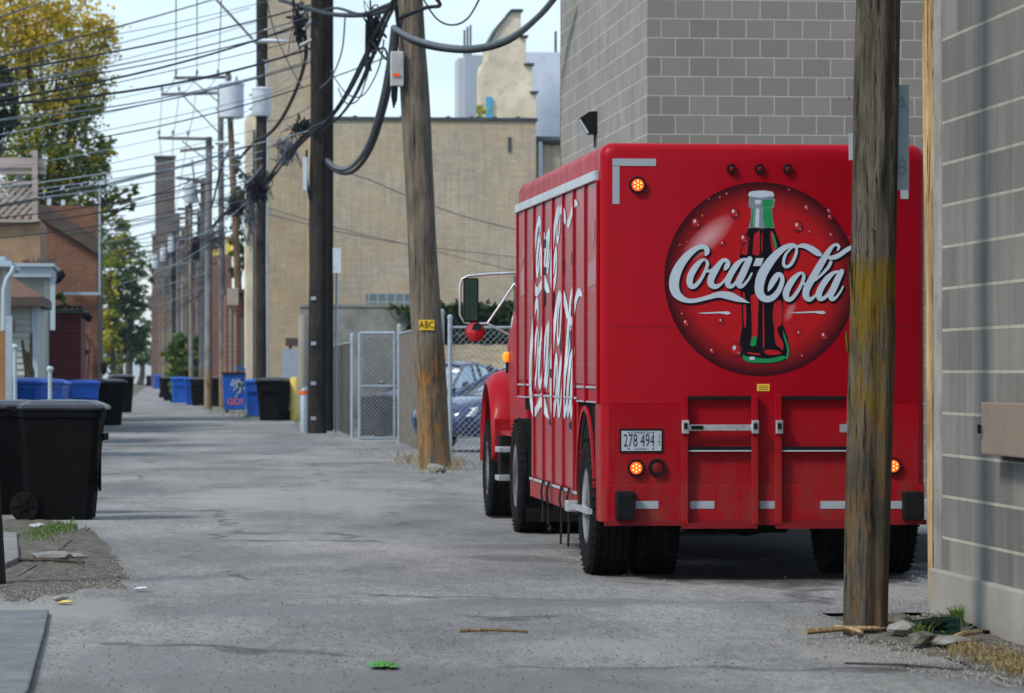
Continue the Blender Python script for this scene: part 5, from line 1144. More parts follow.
# folding step ladders
for (xl, xr) in ((680.5, 757), (774, 852)):
    for a_, b_, n_ in ((xl, xl+6.5, 1), (xr-6.5, xr, 1)):
        q0, q1 = RL(a_, 395), RL(b_, 524); sl = -.012 if a_ > xl+5 else .012
        mb = MB(); mb.add([(q0[0], -.022, q1[1]), (q1[0], -.022, q1[1]), (q1[0], -.0, q0[1]), (q0[0], -.0, q0[1]), (q0[0], -.075, q1[1]), (q1[0], -.075, q1[1]), (q1[0], -.055, q0[1]), (q0[0], -.055, q0[1])], [(0, 1, 2, 3), (4, 7, 6, 5), (0, 4, 5, 1), (1, 5, 6, 2), (2, 6, 7, 3), (3, 7, 4, 0)])
        rl = part(mb, 'step_rail', 'red', bevel=.005)
    part(rbox(MB(), xl+6.6, 396, xr-6.6, 399.4, .001, .04), 'step_bar', 'black'); part(rbox(MB(), xl+6.6, 446.5, xr-6.6, 450, .001, .045), 'step_bar', 'black')
    part(rbox(MB(), xl+6.6, 450.2, xr-6.6, 451.2, .001, .045), 'step_edge', 'lgrey_d')
    part(rbox(MB(), xl+6.7, 399.5, xr-6.7, 446.4, -.02, .0014), 'step_plate', 'red'); part(rbox(MB(), xl+1, 522.5, xr-1, 528, .022, .07), 'step_foot', 'dark_red')
    for x in (xl+3.5, xr-3.5):
        lt = part(rbox(MB(), x-3.6, 420, x+3.8, 433.5, .05, .085), 'latch', 'chrome', bevel=.006); part(rbox(MB(), x-1.6, 423, x+1.8, 429, .0855, .10), 'latch_pin', 'under', lt)
part(rbox(MB(), 688, 424.5, 751, 430.5, .046, .062), 'lock_bar', 'chrome', bevel=.003); part(rbox(MB(), 690, 425.5, 702, 429.5, .063, .07), 'bar_grip', 'under'); part(rbox(MB(), 838, 424, 852, 432, .06, .075), 'lock_bar', 'chrome')
for x0, x1 in ((614.5, 634), (901, 921)):
    rb_ = part(rbox(MB(), x0, 491, x1, 519.5, .0145, .10), 'rubber_buffer', 'black', bevel=.014)
    mb = MB()
    for fx in (.22, .78):
        for yy in (496, 514): a = RL(x0+(x1-x0)*fx, yy); mb.lathe([(.009, -.101), (.007, -.106)], (a[0], 0, a[1]), 'y', 8)
    part(mb, 'bolts', 'under', rb_)
# ---- emblem
def disc_mat():
    m, nt, b = new_mat('emblem_disc'); c = RL(760.5, 279); r = 97/139.7
    v = N(nt, 'ShaderNodeTexCoord'); mp_n = N(nt, 'ShaderNodeMapping'); mp_n.vector_type = 'POINT'
    mp_n.inputs['Location'].default_value = (-c[0]/r, 0, -c[1]/r); mp_n.inputs['Scale'].default_value = (1/r, 0, 1/r); nt.links.new(v.outputs['Object'], mp_n.inputs['Vector'])
    ln = N(nt, 'ShaderNodeVectorMath'); ln.operation = 'LENGTH'; nt.links.new(mp_n.outputs[0], ln.inputs[0])
    col = ramp(nt, ln.outputs['Value'], [(.0, (.42, .010, .014)), (.74, (.37, .010, .014)), (.88, (.17, .008, .012)), (.965, (.055, .006, .010)), (1., (.03, .004, .008))])
    for hx, hy, sx, sy, ang, st in ((-.55, .42, .36, .13, 42, .6), (.31, -.33, .05, .13, -25, .35)):
        m2 = N(nt, 'ShaderNodeVectorMath'); m2.operation = 'SUBTRACT'; m2.inputs[1].default_value = (hx, 0, hy); nt.links.new(mp_n.outputs[0], m2.inputs[0])
        rt = N(nt, 'ShaderNodeVectorRotate'); rt.rotation_type = 'Y_AXIS'; rt.inputs['Angle'].default_value = R(ang); nt.links.new(m2.outputs[0], rt.inputs['Vector'])
        sc = N(nt, 'ShaderNodeVectorMath'); sc.operation = 'MULTIPLY'; sc.inputs[1].default_value = (1/sx, 0, 1/sy); nt.links.new(rt.outputs[0], sc.inputs[0])
        l2 = N(nt, 'ShaderNodeVectorMath'); l2.operation = 'LENGTH'; nt.links.new(sc.outputs[0], l2.inputs[0])
        col = mix(nt, ramp(nt, l2.outputs['Value'], [(.15, st), (1., 0.)]), col, (.62, .42, .46))
    nt.links.new(col, b.inputs['Base Color']); b.inputs['Roughness'].default_value = .5; b.inputs['Specular IOR Level'].default_value = .08; return m
em = RL(760.5, 279); er = 97/139.7
vs = [(em[0], -.002, em[1])]+[(em[0]+er*math.cos(2*math.pi*k/96), -.002, em[1]+er*math.sin(2*math.pi*k/96)) for k in range(96)]
EMB = part(MB().add(vs, [(0, 1+(k+1) % 96, 1+k) for k in range(96)]), 'emblem', disc_mat())
def poly(mb, pts, y, org, sc): mb.add([(lambda q: (q[0], y, q[1]))(RL(org[0]+x/sc, org[1]+v/sc)) for x, v in pts], [tuple(range(len(pts)))]); return mb
def bpoly(name, pts, lay, mat, sm=True):
    if sm: pts = [p for p in catmull(list(pts)+[pts[0]], 4)[:-1]]
    mb = poly(MB(), pts, -.0024-.0004*lay, (725, 180), 6.93)
    me = part(mb, name, mat, BOT)
    bm = bmesh.new(); bm.from_mesh(me.data); bmesh.ops.triangulate(bm, faces=bm.faces); bm.to_mesh(me.data); bm.free(); return me
def Dd_(pts): return [(x, y+693) for x, y in pts]
BOT = EMB
sil = [(162, 333), (342, 333), (358, 380), (378, 425), (398, 490), (408, 560), (410, 640), (404, 700), (402, 790)]+Dd_([(404, 150), (400, 230), (398, 300), (412, 335), (434, 400), (448, 470), (446, 525), (425, 555), (370, 572), (280, 583), (180, 578), (128, 555), (104, 520), (99, 460), (104, 400), (118, 330), (116, 230), (110, 120), (104, 20)])+[(98, 640), (98, 560), (108, 490), (128, 425), (148, 375)]
b_sil = bpoly('bottle', sil, 1, 'ink', False); BOT = b_sil
reds = [[(112, 510), (128, 445), (152, 405), (170, 400), (160, 450), (150, 518)], [(190, 515), (200, 385), (218, 365), (238, 350), (240, 420), (236, 518)], [(313, 360), (330, 362), (352, 480), (332, 505), (318, 440)], [(252, 470), (254, 380), (260, 380), (258, 510)],
        Dd_([(122, 90), (134, 88), (146, 200), (144, 312), (130, 310)]), Dd_([(176, 110), (212, 95), (232, 100), (228, 260), (224, 385), (196, 420), (180, 440), (186, 330)]), Dd_([(262, 160), (268, 160), (272, 440), (262, 450)]), Dd_([(340, 150), (392, 150), (392, 300), (362, 335), (382, 400), (404, 440), (398, 490), (382, 470), (350, 440), (340, 330), (330, 250)]), Dd_([(268, 495), (300, 482), (370, 492), (384, 512), (300, 520)]), Dd_([(150, 500), (240, 510), (236, 520), (165, 512)])]
for r_ in reds: bpoly('bottle_highlight', r_, 3, 'red_d')
for r_ in ([(324, 368), (338, 370), (362, 465), (348, 480)], Dd_([(172, 450), (190, 396), (222, 388), (214, 450), (190, 462)]), Dd_([(124, 512), (160, 532), (300, 545), (392, 526), (420, 540), (372, 564), (280, 575), (170, 570), (126, 548)]), Dd_([(400, 348), (420, 398), (444, 478), (436, 540), (420, 545), (430, 480), (406, 395)])): bpoly('bottle_green', r_, 4, 'green', len(r_) > 5)
bpoly('bottle_glint', Dd_([(165, 533), (206, 533), (198, 553), (174, 552)]), 5, 'white')
bpoly('bottle_neck', [(180, 190), (325, 190), (331, 270), (343, 335), (300, 330), (250, 336), (200, 328), (162, 335), (178, 270)], 3, 'grey_d', False)
bpoly('bottle_neck', [(166, 128), (334, 128), (340, 160), (326, 195), (180, 195), (164, 160)], 4, 'grey_d')
bpoly('neck_shade', [(265, 196), (322, 196), (328, 270), (338, 328), (275, 328), (262, 270)], 4.6, 'green', False); bpoly('neck_shade', [(262, 140), (330, 134), (334, 160), (322, 190), (258, 190)], 5, 'green', False); bpoly('neck_shade', [(184, 205), (194, 205), (190, 325), (176, 325)], 4.6, 'green', False)
bpoly('neck_glint', [(214, 198), (238, 198), (236, 328), (206, 328)], 5, 'lgrey_d', False); bpoly('neck_glint', [(206, 140), (246, 138), (244, 164), (210, 166)], 5.5, 'white')
bpoly('bottle_cap', [(164, 92), (180, 80), (250, 73), (320, 80), (336, 94), (333, 118), (250, 128), (170, 118)], 6, 'white'); bpoly('cap_crimp', [(169, 112), (250, 122), (331, 110), (328, 128), (250, 138), (172, 130)], 6.5, 'grey_d')
BOT = EMB
# droplets
dr = [(696, 223, 4.6), (734.5, 213, 4.6), (798, 226.5, 4.8), (722.5, 243.7, 2.4), (744, 239, 4.4), (806.5, 208, 2.8), (829, 211, 2.4), (830, 217, 2.4), (810, 232, 1.8), (831, 235, 2.2), (686, 323, 3.2), (682, 314, 1.6), (721, 321, 2.6), (712, 351, 2.6), (824, 336, 3.6), (799, 333, 2.4), (802, 356, 1.6), (736, 350, 6.), (727, 194, 1.6), (720, 197.5, 1.5), (709, 199, 1.2), (789, 190, 1.4), (702.6, 216, 1.5), (680, 245, 1.2), (687, 242, 1.0)]
for x, y, r_ in dr:
    r_ *= 1.25
    def ell(cx, cy, rx, ry, lay, mat, nm, par):
        pts = [(cx+rx*math.cos(2*math.pi*k/14), cy+ry*math.sin(2*math.pi*k/14)) for k in range(14)]
        mb = MB(); mb.add([(lambda q: (q[0], -.0024-.0004*lay, q[1]))(RL(*p)) for p in pts], [tuple(range(14))]); return part(mb, nm, mat, par)
    ell(x, y, r_*.85, r_, 7, 'dkred_d', 'droplet', EMB); ell(x-.15*r_, y-.1*r_, r_*.6, r_*.72, 7.6, 'red_d', 'droplet_glow', EMB); ell(x-.25*r_, y-.3*r_, r_*.22, r_*.32, 8.2, 'white', 'droplet_glint', EMB)
    if r_ > 2: ell(x+.35*r_, y+.4*r_, r_*.14, r_*.2, 8.2, 'pink_d', 'droplet_glint', EMB)
for x0, x1, y in ((697, 731, 313), (789, 826, 312.5)):
    pts = [(x0, y), ((x0+x1)/2, y-1), (x1-3, y-1.6), (x1, y+.5), (x1-4, y+1.6), (x1-12, y+.3), (x0+8, y+.8)]
    mb = MB(); mb.add([(lambda q: (q[0], -.0053, q[1]))(RL(*p)) for p in pts], [tuple(range(len(pts)))]); part(mb, 'water_streak', 'lgrey_d', EMB)
# script lettering (traced strokes: x, y, width)
B_ = 693
strokes = [
 [(322, 228, 22), (330, 205, 40), (325, 178, 38), (292, 166, 38), (245, 182, 40), (180, 235, 56), (122, 310, 68), (86, 390, 76), (76, 460, 76), (90, 520, 68), (128, 560, 52), (180, 582, 36), (240, 582, 32), (330, 560, 34), (420, 536, 46), (500, 545, 60), (560, 566, 48), (610, 583, 26), (656, 599, 3)],
 [(318, 268, 16), (290, 272, 26), (250, 312, 44), (212, 372, 50), (196, 425, 50), (204, 468, 42), (236, 470, 34), (280, 422, 26), (318, 350, 24), (334, 300, 26), (322, 272, 20)],
 [(318, 338, 22), (342, 356, 22), (372, 340, 16), (398, 312, 14)],
 [(470, 338, 26), (482, 318, 40), (492, 290, 34), (468, 268, 28), (436, 288, 36), (396, 345, 50), (362, 410, 54), (362, 458, 48), (398, 474, 36), (440, 452, 20), (480, 405, 16)],
 [(640, 266, 22), (600, 270, 26), (556, 310, 44), (514, 375, 48), (490, 430, 48), (496, 468, 38), (528, 468, 28), (570, 420, 22), (612, 345, 22), (636, 285, 22)],
 [(658, 262, 44), (630, 320, 52), (596, 395, 54), (574, 440, 50), (584, 472, 36), (612, 462, 24), (648, 420, 18), (674, 372, 14)],
 [(B_+108, 508, 8), (B_+122, 478, 34), (B_+150, 425, 48), (B_+180, 385, 40), (B_+208, 388, 30), (B_+216, 430, 34), (B_+192, 500, 40), (B_+145, 556, 46), (B_+92, 570, 50), (B_+50, 540, 62), (B_+38, 480, 70), (B_+58, 390, 74), (B_+110, 300, 68), (B_+175, 222, 56), (B_+240, 172, 40), (B_+300, 156, 30), (B_+325, 180, 22), (B_+318, 235, 22), (B_+285, 300, 24), (B_+248, 322, 24), (B_+226, 300, 24), (B_+236, 240, 22), (B_+268, 195, 16), (B_+300, 170, 12)],
 [(B_+330, 166, 18), (B_+380, 160, 36), (B_+435, 182, 46), (B_+485, 214, 48), (B_+508, 228, 30)],
 [(B_+565, 250, 20), (B_+600, 252, 34), (B_+650, 235, 36), (B_+700, 200, 34), (B_+760, 168, 30), (B_+830, 160, 20), (B_+880, 172, 6)],
 [(B_+640, 196, 10), (B_+652, 172, 22), (B_+636, 152, 22), (B_+602, 165, 26), (B_+555, 230, 44), (B_+500, 320, 54), (B_+448, 410, 54), (B_+405, 490, 54), (B_+398, 548, 50), (B_+424, 574, 34), (B_+462, 552, 22), (B_+495, 510, 16)],
 [(B_+590, 285, 24), (B_+570, 325, 24), (B_+520, 380, 20), (B_+470, 425, 16)],
 [(B_+372, 368, 16), (B_+344, 376, 26), (B_+300, 418, 44), (B_+262, 478, 50), (B_+244, 530, 50), (B_+254, 570, 40), (B_+286, 568, 32), (B_+330, 518, 26), (B_+366, 450, 24), (B_+382, 400, 26), (B_+374, 372, 20)],
 [(B_+370, 440, 20), (B_+396, 458, 20), (B_+430, 440, 14)],
 [(B_+652, 360, 20), (B_+612, 368, 26), (B_+566, 408, 44), (B_+522, 470, 48), (B_+498, 526, 48), (B_+504, 566, 38), (B_+538, 562, 28), (B_+580, 515, 22), (B_+622, 440, 22), (B_+648, 385, 22)],
 [(B_+672, 358, 40), (B_+644, 412, 50), (B_+610, 490, 52), (B_+588, 536, 48), (B_+598, 570, 34), (B_+626, 560, 22), (B_+660, 518, 16), (B_+684, 474, 12)],
]
def ribbon(mb, st, y, mp, ox=0, oy=0, grow=0):
    P = catmull(st, 7); n = len(P); lf, rt = [], []
    for i, (x, v, w_) in enumerate(P):
        a, b = P[max(i-1, 0)], P[min(i+1, n-1)]; dx, dy = b[0]-a[0], b[1]-a[1]; l_ = math.hypot(dx, dy) or 1; h = max(1, (w_+grow)/2)
        lf.append((x-dy/l_*h+ox, v+dx/l_*h+oy)); rt.append((x+dy/l_*h+ox, v-dx/l_*h+oy))
    vs = [mp(p, y) for p in lf]+[mp(p, y) for p in rt]; mb.add(vs, [(i, i+1, n+i+1, n+i) for i in range(n-1)])
    for e in (0, n-1):   # round ends
        x, v, w_ = P[e]; h = max(1, (w_+grow)/2)*.98; c_ = [(x+ox+h*math.cos(2*math.pi*k/12), v+oy+h*math.sin(2*math.pi*k/12)) for k in range(12)]
        mb.add([mp(p, y+(.00015 if y > 0 else -.00015)) for p in c_], [tuple(range(12))])
def emap(p, y): q = RL(664+p[0]/7.7, 225+p[1]/7.7); return (q[0], y, q[1])
sh = MB()
for i, st_ in enumerate(strokes): ribbon(sh, st_, -.0062-.00004*i, emap, 8, 9, 12)
hy = [(706, 255), (768, 255), (744, 316), (684, 316)]
sh.add([emap((x+9, y+9), -.0070) for x, y in hy], [(0, 1, 2, 3)]); part(sh, 'script_shadow', 'ink', EMB, fm=1)
ht = MB()
for i, st_ in enumerate(strokes): ribbon(ht, st_, -.0078-.00035*i, emap)
ht.add([emap(p, -.0078) for p in hy], [(0, 1, 2, 3)]); part(ht, 'script_lettering', 'white', EMB, fm=1)

M['side_white'] = pm('faded_side_lettering', (.50, .56, .62), .5, 0, .3, 3, dirt=(.36, .22, .25))
# ---- side doors
zr0, zr1 = 2.86, 2.93
mb = shear(MB().box(-HW-.035, -HW-.001, .12, TL_-.02, zr0, zr1+.0)); part(mb, 'gutter_rail', 'chrome', bevel=.004)
mb = MB()
bays = [.10+(TL_-.14)*k/8 for k in range(9)]
for k in range(8):
    y0, y1 = bays[k]+.022, bays[k+1]-.022
    lo = 1.40 if k in (0, 1, 7, 6) else 1.31
    part(shear(MB().box(-HW-.006, -HW-.0005, y0, y1, lo, zr0-.01)), 'roller_door', 'red_side')
    mb = MB(); z = lo+.14
    while z < zr0-.1: mb.box(-HW-.0085, -HW-.0061, y0+.01, y1-.01, z, z+.006); z += .18
    part(shear(mb), 'door_slat', 'pink_d')
for k in range(9): part(shear(MB().box(-HW-.024, -HW-.0006, bays[k]-.022, bays[k]+.022, 1.262 if (k < 2 or k > 6) else ZB+.14, zr0-.002)), 'door_post', 'red', bevel=.004)
for k in range(8):
    y0, y1 = bays[k]+.022, bays[k+1]-.022; part(shear(MB().box(-HW-.010, -HW-.0062, y1-.05, y1-.012, 1.40, zr0-.02)), 'door_track', 'dark_red')
# lower skirt between the wheel openings
SK0, SK1 = 1.50, 5.10
part(MB().box(-HW+.001, HW-.001, SK0, SK1, .58, 1.26), 'lower_body', 'red')
part(MB().box(-HW-.012, HW+.012, SK0-.06, SK1+.04, ZB, .578), 'skirt_rail', 'red', bevel=.008)
part(MB().box(-HW-.02, -HW-.0125, SK0-.06, SK1+.04, .565, .585), 'skirt_edge', 'tape')
for k in range(2, 7):
    y0, y1 = max(bays[k]+.022, SK0+.02), min(bays[k+1]-.022, SK1-.02)
    if y1 > y0+.1: part(MB().box(-HW-.005, -HW+.0005, y0, y1, .60, 1.28), 'lower_door', 'red_side')
part(MB().box(-HW-.016, -HW-.007, SK0, SK1, 1.283, 1.300), 'door_seam', 'tape'); 
for y0, y1 in ((.12, 1.50), (5.10, TL_-.05)): part(MB().box(-HW-.014, -HW-.0005, y0, y1, 1.37, 1.385), 'door_seam', 'tape'); part(MB().box(-HW-.014, -HW-.0005, y0, y1, 1.265, 1.275), 'door_seam', 'tape')
# wheel opening trims
for yc in (.93,):
    pr_ = [(yc+.60*math.cos(a), .52+.72*math.sin(a)) for a in [math.pi*k/14 for k in range(15)]]
    rings = [[(-HW-.018, y, z), (-HW-.0, y, z), (-HW, .93+(y-.93)*.93, .52+(z-.52)*.95), (-HW-.018, .93+(y-.93)*.93, .52+(z-.52)*.95)] for y, z in pr_]
    part(MB().loft(rings), 'wheel_arch_trim', 'red', smooth=True)
part(MB().box(-HW+.02, -HW+.06, .37, 1.49, .9, 1.255), 'wheel_well', 'under'); part(MB().box(-HW+.03, HW-.03, .37, 1.49, 1.20, 1.255), 'wheel_well', 'under')
# black door straps and latch bracket
random.seed(2)
for px in (547, 552.5, 565.5, 573):
    y, z = SL(px, 492); x_ = -HW-.03
    mb = MB(); pts = [(x_, y, .60), (x_-.02, y-.03, .50), (x_, y+.02, .38), (x_-.01, y-.02, random.uniform(.14, .26))]
    P = catmull(pts, 5); mb.v = []; rr = [[(p[0]-.004, p[1]-.05, p[2]), (p[0]+.004, p[1]-.05, p[2]), (p[0]+.004, p[1]+.05, p[2]), (p[0]-.004, p[1]+.05, p[2])] for p in P]
    part(MB().loft(rr), 'strap', 'under')
part(MB().box(-HW-.10, -HW-.013, 1.32, 1.52, .44, .52), 'bracket', 'chrome', bevel=.006); part(MB().box(-HW-.06, -HW-.02, .35, 1.31, .46, .50), 'bracket_arm', 'chrome')
# side graphics (printed on the doors)
def spoly(pts, org, lay, mat, name='side_graphic'):
    vs = [(lambda q: (-HW-.0095-.0004*lay, q[0], q[1]))(SL(org[0]+x/5.33, org[1]+y/5.33)) for x, y in pts]; part(MB().add(vs, [tuple(range(len(vs)))]), name, mat)
E, Fo = (515, 190), (515, 310)
for p in ([(418, 250), (425, 150), (432, 200), (424, 320)], [(396, 400), (425, 370), (440, 330), (436, 500), (395, 520)], [(50, 270), (60, 330), (46, 400)], [(35, 440), (60, 400), (65, 550), (36, 570)]): spoly(p, E, 0, 'pink_d')
for p in ([(160, 262), (174, 262), (174, 305), (160, 310)], [(158, 410), (176, 410), (174, 450), (158, 452)], [(155, 525), (168, 525), (167, 620), (153, 610)], [(204, 545), (217, 545), (215, 640), (204, 640)], [(258, 370), (270, 365), (270, 440), (258, 440)], [(311, 330), (325, 330), (325, 400), (311, 400)], [(308, 610), (322, 610), (320, 660), (310, 680)]): spoly(p, E, 16, 'ink')
for p in ([(150, 170), (162, 165), (160, 240), (150, 245)], [(196, 315), (210, 310), (208, 365), (196, 360)], [(252, 125), (261, 125), (259, 240), (250, 210)], [(305, 110), (318, 110), (316, 190), (304, 230)], [(192, 590), (208, 580), (206, 620), (190, 610)], [(296, 600), (318, 590), (312, 640), (300, 630)]): spoly(p, Fo, 16, 'ink')
def smap(p, y): return (-HW-.0100-.0000*abs(y)-(abs(y)-.0078)*.35, 5.25-(p[0]-40)/1540*4.15, 2.13-(p[1]-140)/460*1.02)
lo_ = MB()
for i, st_ in enumerate(strokes): ribbon(lo_, st_, -.0078-.00035*i, smap, grow=6)
part(lo_, 'side_script', 'side_white', fm=1)
lo_ = MB()
for i, st_ in enumerate(strokes[:9]): ribbon(lo_, [(x*.85+120, v*.64-250, w_*.8) for x, v, w_ in st_], -.0078-.00035*i, smap, grow=8)
part(lo_, 'side_script', 'side_white', fm=1)
# ---- wheels
def wheel(x0, x1, y, r, name='wheel', outer=-1, tread=True, white=True):
    t_ = bpy.data.objects.new(name, None); C.objects.link(t_); t_.parent = TR; c = ((x0+x1)/2, y, r); t_.location = c
    w_ = (x1-x0)/2; pr_ = [(r*.55, -w_*.9), (r*.62, -w_*.98), (r*.80, -w_), (r*.93, -w_*.93), (r*.975, -w_*.80)]
    for k in range(5):
        a = -w_*.80+k*w_*.32+.0; pr_ += [(r, a+.005), (r, a+w_*.25), (r-.014, a+w_*.27), (r-.014, a+w_*.31)]
    pr_ += [(r, w_*.80), (r*.975, w_*.82), (r*.93, w_*.93), (r*.80, w_), (r*.62, w_*.98), (r*.55, w_*.9)]
    ty = MB().lathe(pr_, (0, 0, 0), 'x', 48)
    if tread:
        for k in range(44):
            an = 2*math.pi*k/44
            for s_ in (-1, 1):
                p = [(s_*w_*.62, (r+.002)*math.cos(an), (r+.002)*math.sin(an)), (s_*w_*.97, (r*.965)*math.cos(an), (r*.965)*math.sin(an))]; ty.tube(p, .007, 4)
    build(ty, 'tyre', M['rubber'], t_, local=True, smooth=True)
    s_ = outer; rim = MB().lathe([(r*.58, s_*w_*.90), (r*.57, s_*w_*.78), (r*.50, s_*w_*.60), (r*.46, s_*w_*.15), (r*.30, s_*w_*.05), (r*.28, s_*w_*.35), (r*.12, s_*w_*.42), (.01, s_*w_*.42)], (0, 0, 0), 'x', 32)
    build(rim, 'rim', M['rim' if white else 'under'], t_, local=True, smooth=True)
    nb_ = MB()
    for k in range(10): an = 2*math.pi*k/10; nb_.lathe([(.018, s_*w_*.06), (.018, s_*w_*.30), (.008, s_*w_*.34)], (0, r*.38*math.cos(an), r*.38*math.sin(an)), 'x', 6)
    build(nb_, 'wheel_nuts', M['chrome'], t_, local=True)
    return t_
for s_ in (-1, 1):
    for x0, x1, o_ in ((-1.206, -.885, -1), (-.865, -.545, 1)):
        a, b = sorted((s_*-x0*-1, s_*-x1*-1)) if s_ < 0 else sorted((-x0, -x1))
        if s_ < 0: a, b = x0, x1
        wheel(a, b, .80, .505, outer=-1 if s_ < 0 else 1)
    for x0, x1 in ((-1.121, -.80), (-.78, -.46)):
        a, b = (x0, x1) if s_ < 0 else (-x1, -x0); wheel(a, b, 7.4, .53, outer=-1 if s_ < 0 else 1)
    a, b = (-1.083, -.80) if s_ < 0 else (.80, 1.083); wheel(a, b, 11.0, .50, outer=-1 if s_ < 0 else 1)
# chassis
part(MB().box(-.45, -.33, .37, 12.4, .52, .78).box(.33, .45, .37, 12.4, .52, .78), 'chassis_rail', 'under')
part(MB().box(-1.1, 1.1, 1.5, 5.1, .44, .579), 'floor_pan', 'under'); part(MB().box(-1.12, 1.12, 1.49, 6.3, 1.15, 1.259), 'floor', 'under')
part(MB().lathe([(.07, -.55), (.07, -.2), (.2, -.14), (.23, 0), (.2, .14), (.07, .2), (.07, .55)], (0, .8, .505), 'x', 16), 'axle', 'under', smooth=True)
part(MB().lathe([(.07, -.45), (.07, -.2), (.22, -.14), (.25, 0), (.22, .14), (.07, .2), (.07, .45)], (0, 7.4, .53), 'x', 16), 'axle', 'under', smooth=True)
a0_, a1_ = RL(727, 523), RL(757, 534); part(MB().box(a0_[0], a1_[0], .5, 1.4, a1_[1]-.0, .52), 'spring_hanger', 'under', bevel=.02)
a0_, a1_ = RL(765, 523), RL(800, 536); part(MB().box(a0_[0], a1_[0], .5, 1.2, a1_[1], .52), 'spring_hanger', 'under', bevel=.02)
part(MB().box(-.3, -.05, 6.6, 8.2, .55, .8).lathe([(.02, 2.6), (.22, 2.65), (.24, 3.0), (.24, 4.2), (.2, 4.3)], (.75, 0, .5), 'y', 14), 'fuel_tank', 'under')
part(MB().box(-.82, -.80, 9.2, 9.22, .3, .9).box(-.9, -.5, 5.9, 5.93, .25, 1.15).box(.5, .9, 5.9, 5.93, .25, 1.15), 'mud_shade_flap', 'under')  # flaps, also added to cut sky light under the body
part(MB().box(-.5, .5, 4.6, 5.0, .30, 1.14), 'light_baffle', 'under')  # block added under the body to keep the ground there dark
part(MB().box(-1.05, -.45, 6.95, 6.97, .12, .9), 'mud_shade_flap', 'under')  # another flap, added against light reaching beneath the truck
# ---- cab and bonnet
def csec(y, hb, hm, ht_, zb, zm, zt_): return [(-hb, y, zb), (hb, y, zb), (hm, y, zm), (ht_, y, zt_-.12), (ht_-.15, y, zt_), (-ht_+.15, y, zt_), (-ht_, y, zt_-.12), (-hm, y, zm)]
part(MB().loft([csec(8.3, .90, .94, .78, .85, 1.75, 2.72), csec(8.4, .92, .96, .80, .8, 1.75, 2.78), csec(9.9, .92, .96, .80, .8, 1.75, 2.78), csec(10.35, .88, .90, .72, .85, 1.7, 2.55)]), 'cab', 'red', smooth=True)
part(MB().box(-.90, -.85, 8.9, 9.85, 1.9, 2.45), 'side_window', 'glass_dark')
part(MB().loft([csec(10.35, .72, .76, .7, .8, 1.4, 1.72), csec(11.6, .68, .72, .62, .8, 1.35, 1.62), csec(12.5, .55, .6, .5, .82, 1.2, 1.45)]), 'bonnet', 'red', smooth=True)
for s_ in (-1, 1):
    rings = []
    for k in range(13):
        an = math.pi*(.97-k/12*.95); cy, cz = 11.0+.66*math.cos(an), .52+.90*math.sin(an)**.85 if math.sin(an) > 0 else .52
        yo, zo = 11.0+.72*math.cos(an), cz+.05
        rings.append([(s_*1.045, cy, cz-.06), (s_*1.085, yo, cz-.04), (s_*1.07, yo, cz+.0), (s_*1.0, yo, zo+.01), (s_*.9, yo, zo+.04), (s_*.6, yo, zo+.05), (s_*.6, cy, cz-.06)])
    part(MB().loft(rings), 'fender', 'red', smooth=True)
    part(MB().box(s_*1.06, s_*.62, 10.22, 10.27, .66, 1.02), 'fender_skirt', 'red', bevel=.01)
    part(MB().box(s_*1.04, s_*.62, 9.75, 10.1, .42, .85), 'step_box', 'under', bevel=.01)
    for z in (.70, .42): part(MB().box(s_*1.10, s_*.85, 9.3, 9.7, z, z+.05), 'cab_step', 'chrome', bevel=.006)
    part(MB().box(s_*1.0, s_*.9, 9.0, 10.2, .86, .9), 'sill_trim', 'red')
    # mirror
    if s_ < 0:
        ym = 34.5-24.7
        def ML(px, py): o, d = lray(px, py); p = o+d*((ym-o.y)/d.y); return (p.x, ym, p.z)
        mb = MB(); mb.tube([ML(521, 272.5), ML(490, 274), ML(468, 276), ML(462, 279), ML(460, 286), ML(460, 315), ML(464, 322), ML(470, 324)], .013, 8)
        mb.tube([ML(520, 275), ML(505, 298), ML(487, 324)], .012, 8); mb.tube([ML(470, 324), ML(487, 323.5), ML(500, 330), ML(514, 337)], .012, 8)
        mr = part(mb, 'mirror_bracket', 'chrome', smooth=True)
        a, b = ML(463.5, 278), ML(478.5, 322); part(MB().box(a[0], b[0], ym-.02, ym+.05, b[2], a[2]), 'mirror_housing', 'black', mr, bevel=.012)
        a, b = ML(464.8, 279.5), ML(477.2, 320.5); part(MB().box(a[0], b[0], ym-.0235, ym-.0205, b[2], a[2]), 'mirror_glass', 'mirror', mr)
        c = ML(475, 332); r_ = .098
        part(MB().lathe([(.01, .05), (r_*.8, .04), (r_, .0), (r_, -.02), (r_*.92, -.025)], c, 'y', 24), 'round_mirror', 'red', mr, smooth=True)
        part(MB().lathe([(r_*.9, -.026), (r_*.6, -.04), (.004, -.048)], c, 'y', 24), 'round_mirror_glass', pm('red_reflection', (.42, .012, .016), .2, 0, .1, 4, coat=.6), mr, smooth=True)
        mb = MB(); q = [(-.045, .02), (.05, .02), (.05, .075), (0, .09), (-.03, .075)]; mb.add([(c[0]+x+.01, c[1]-.052, c[2]+z) for x, z in q], [(0, 1, 2, 3, 4)]); part(mb, 'mirror_sticker', 'glass_dark', mr)
        mb = MB(); mb.tube([ML(517, 312), ML(513, 318), ML(512, 326), ML(512.5, 345)], .012, 8); part(mb, 'grab_handle', 'chrome', smooth=True)
        c = ML(507, 357); o_ = part(MB().lathe([(.03, -.03), (.045, 0), (.045, .05), (.02, .07)], (c[0], c[1], c[2]-.02), 'z', 14), 'side_lamp', 'amber', smooth=True)
        part(MB().tube([(c[0], c[1], c[2]-.16), (c[0], c[1], c[2]-.02)], .014, 6), 'lamp_stalk', 'black', o_)

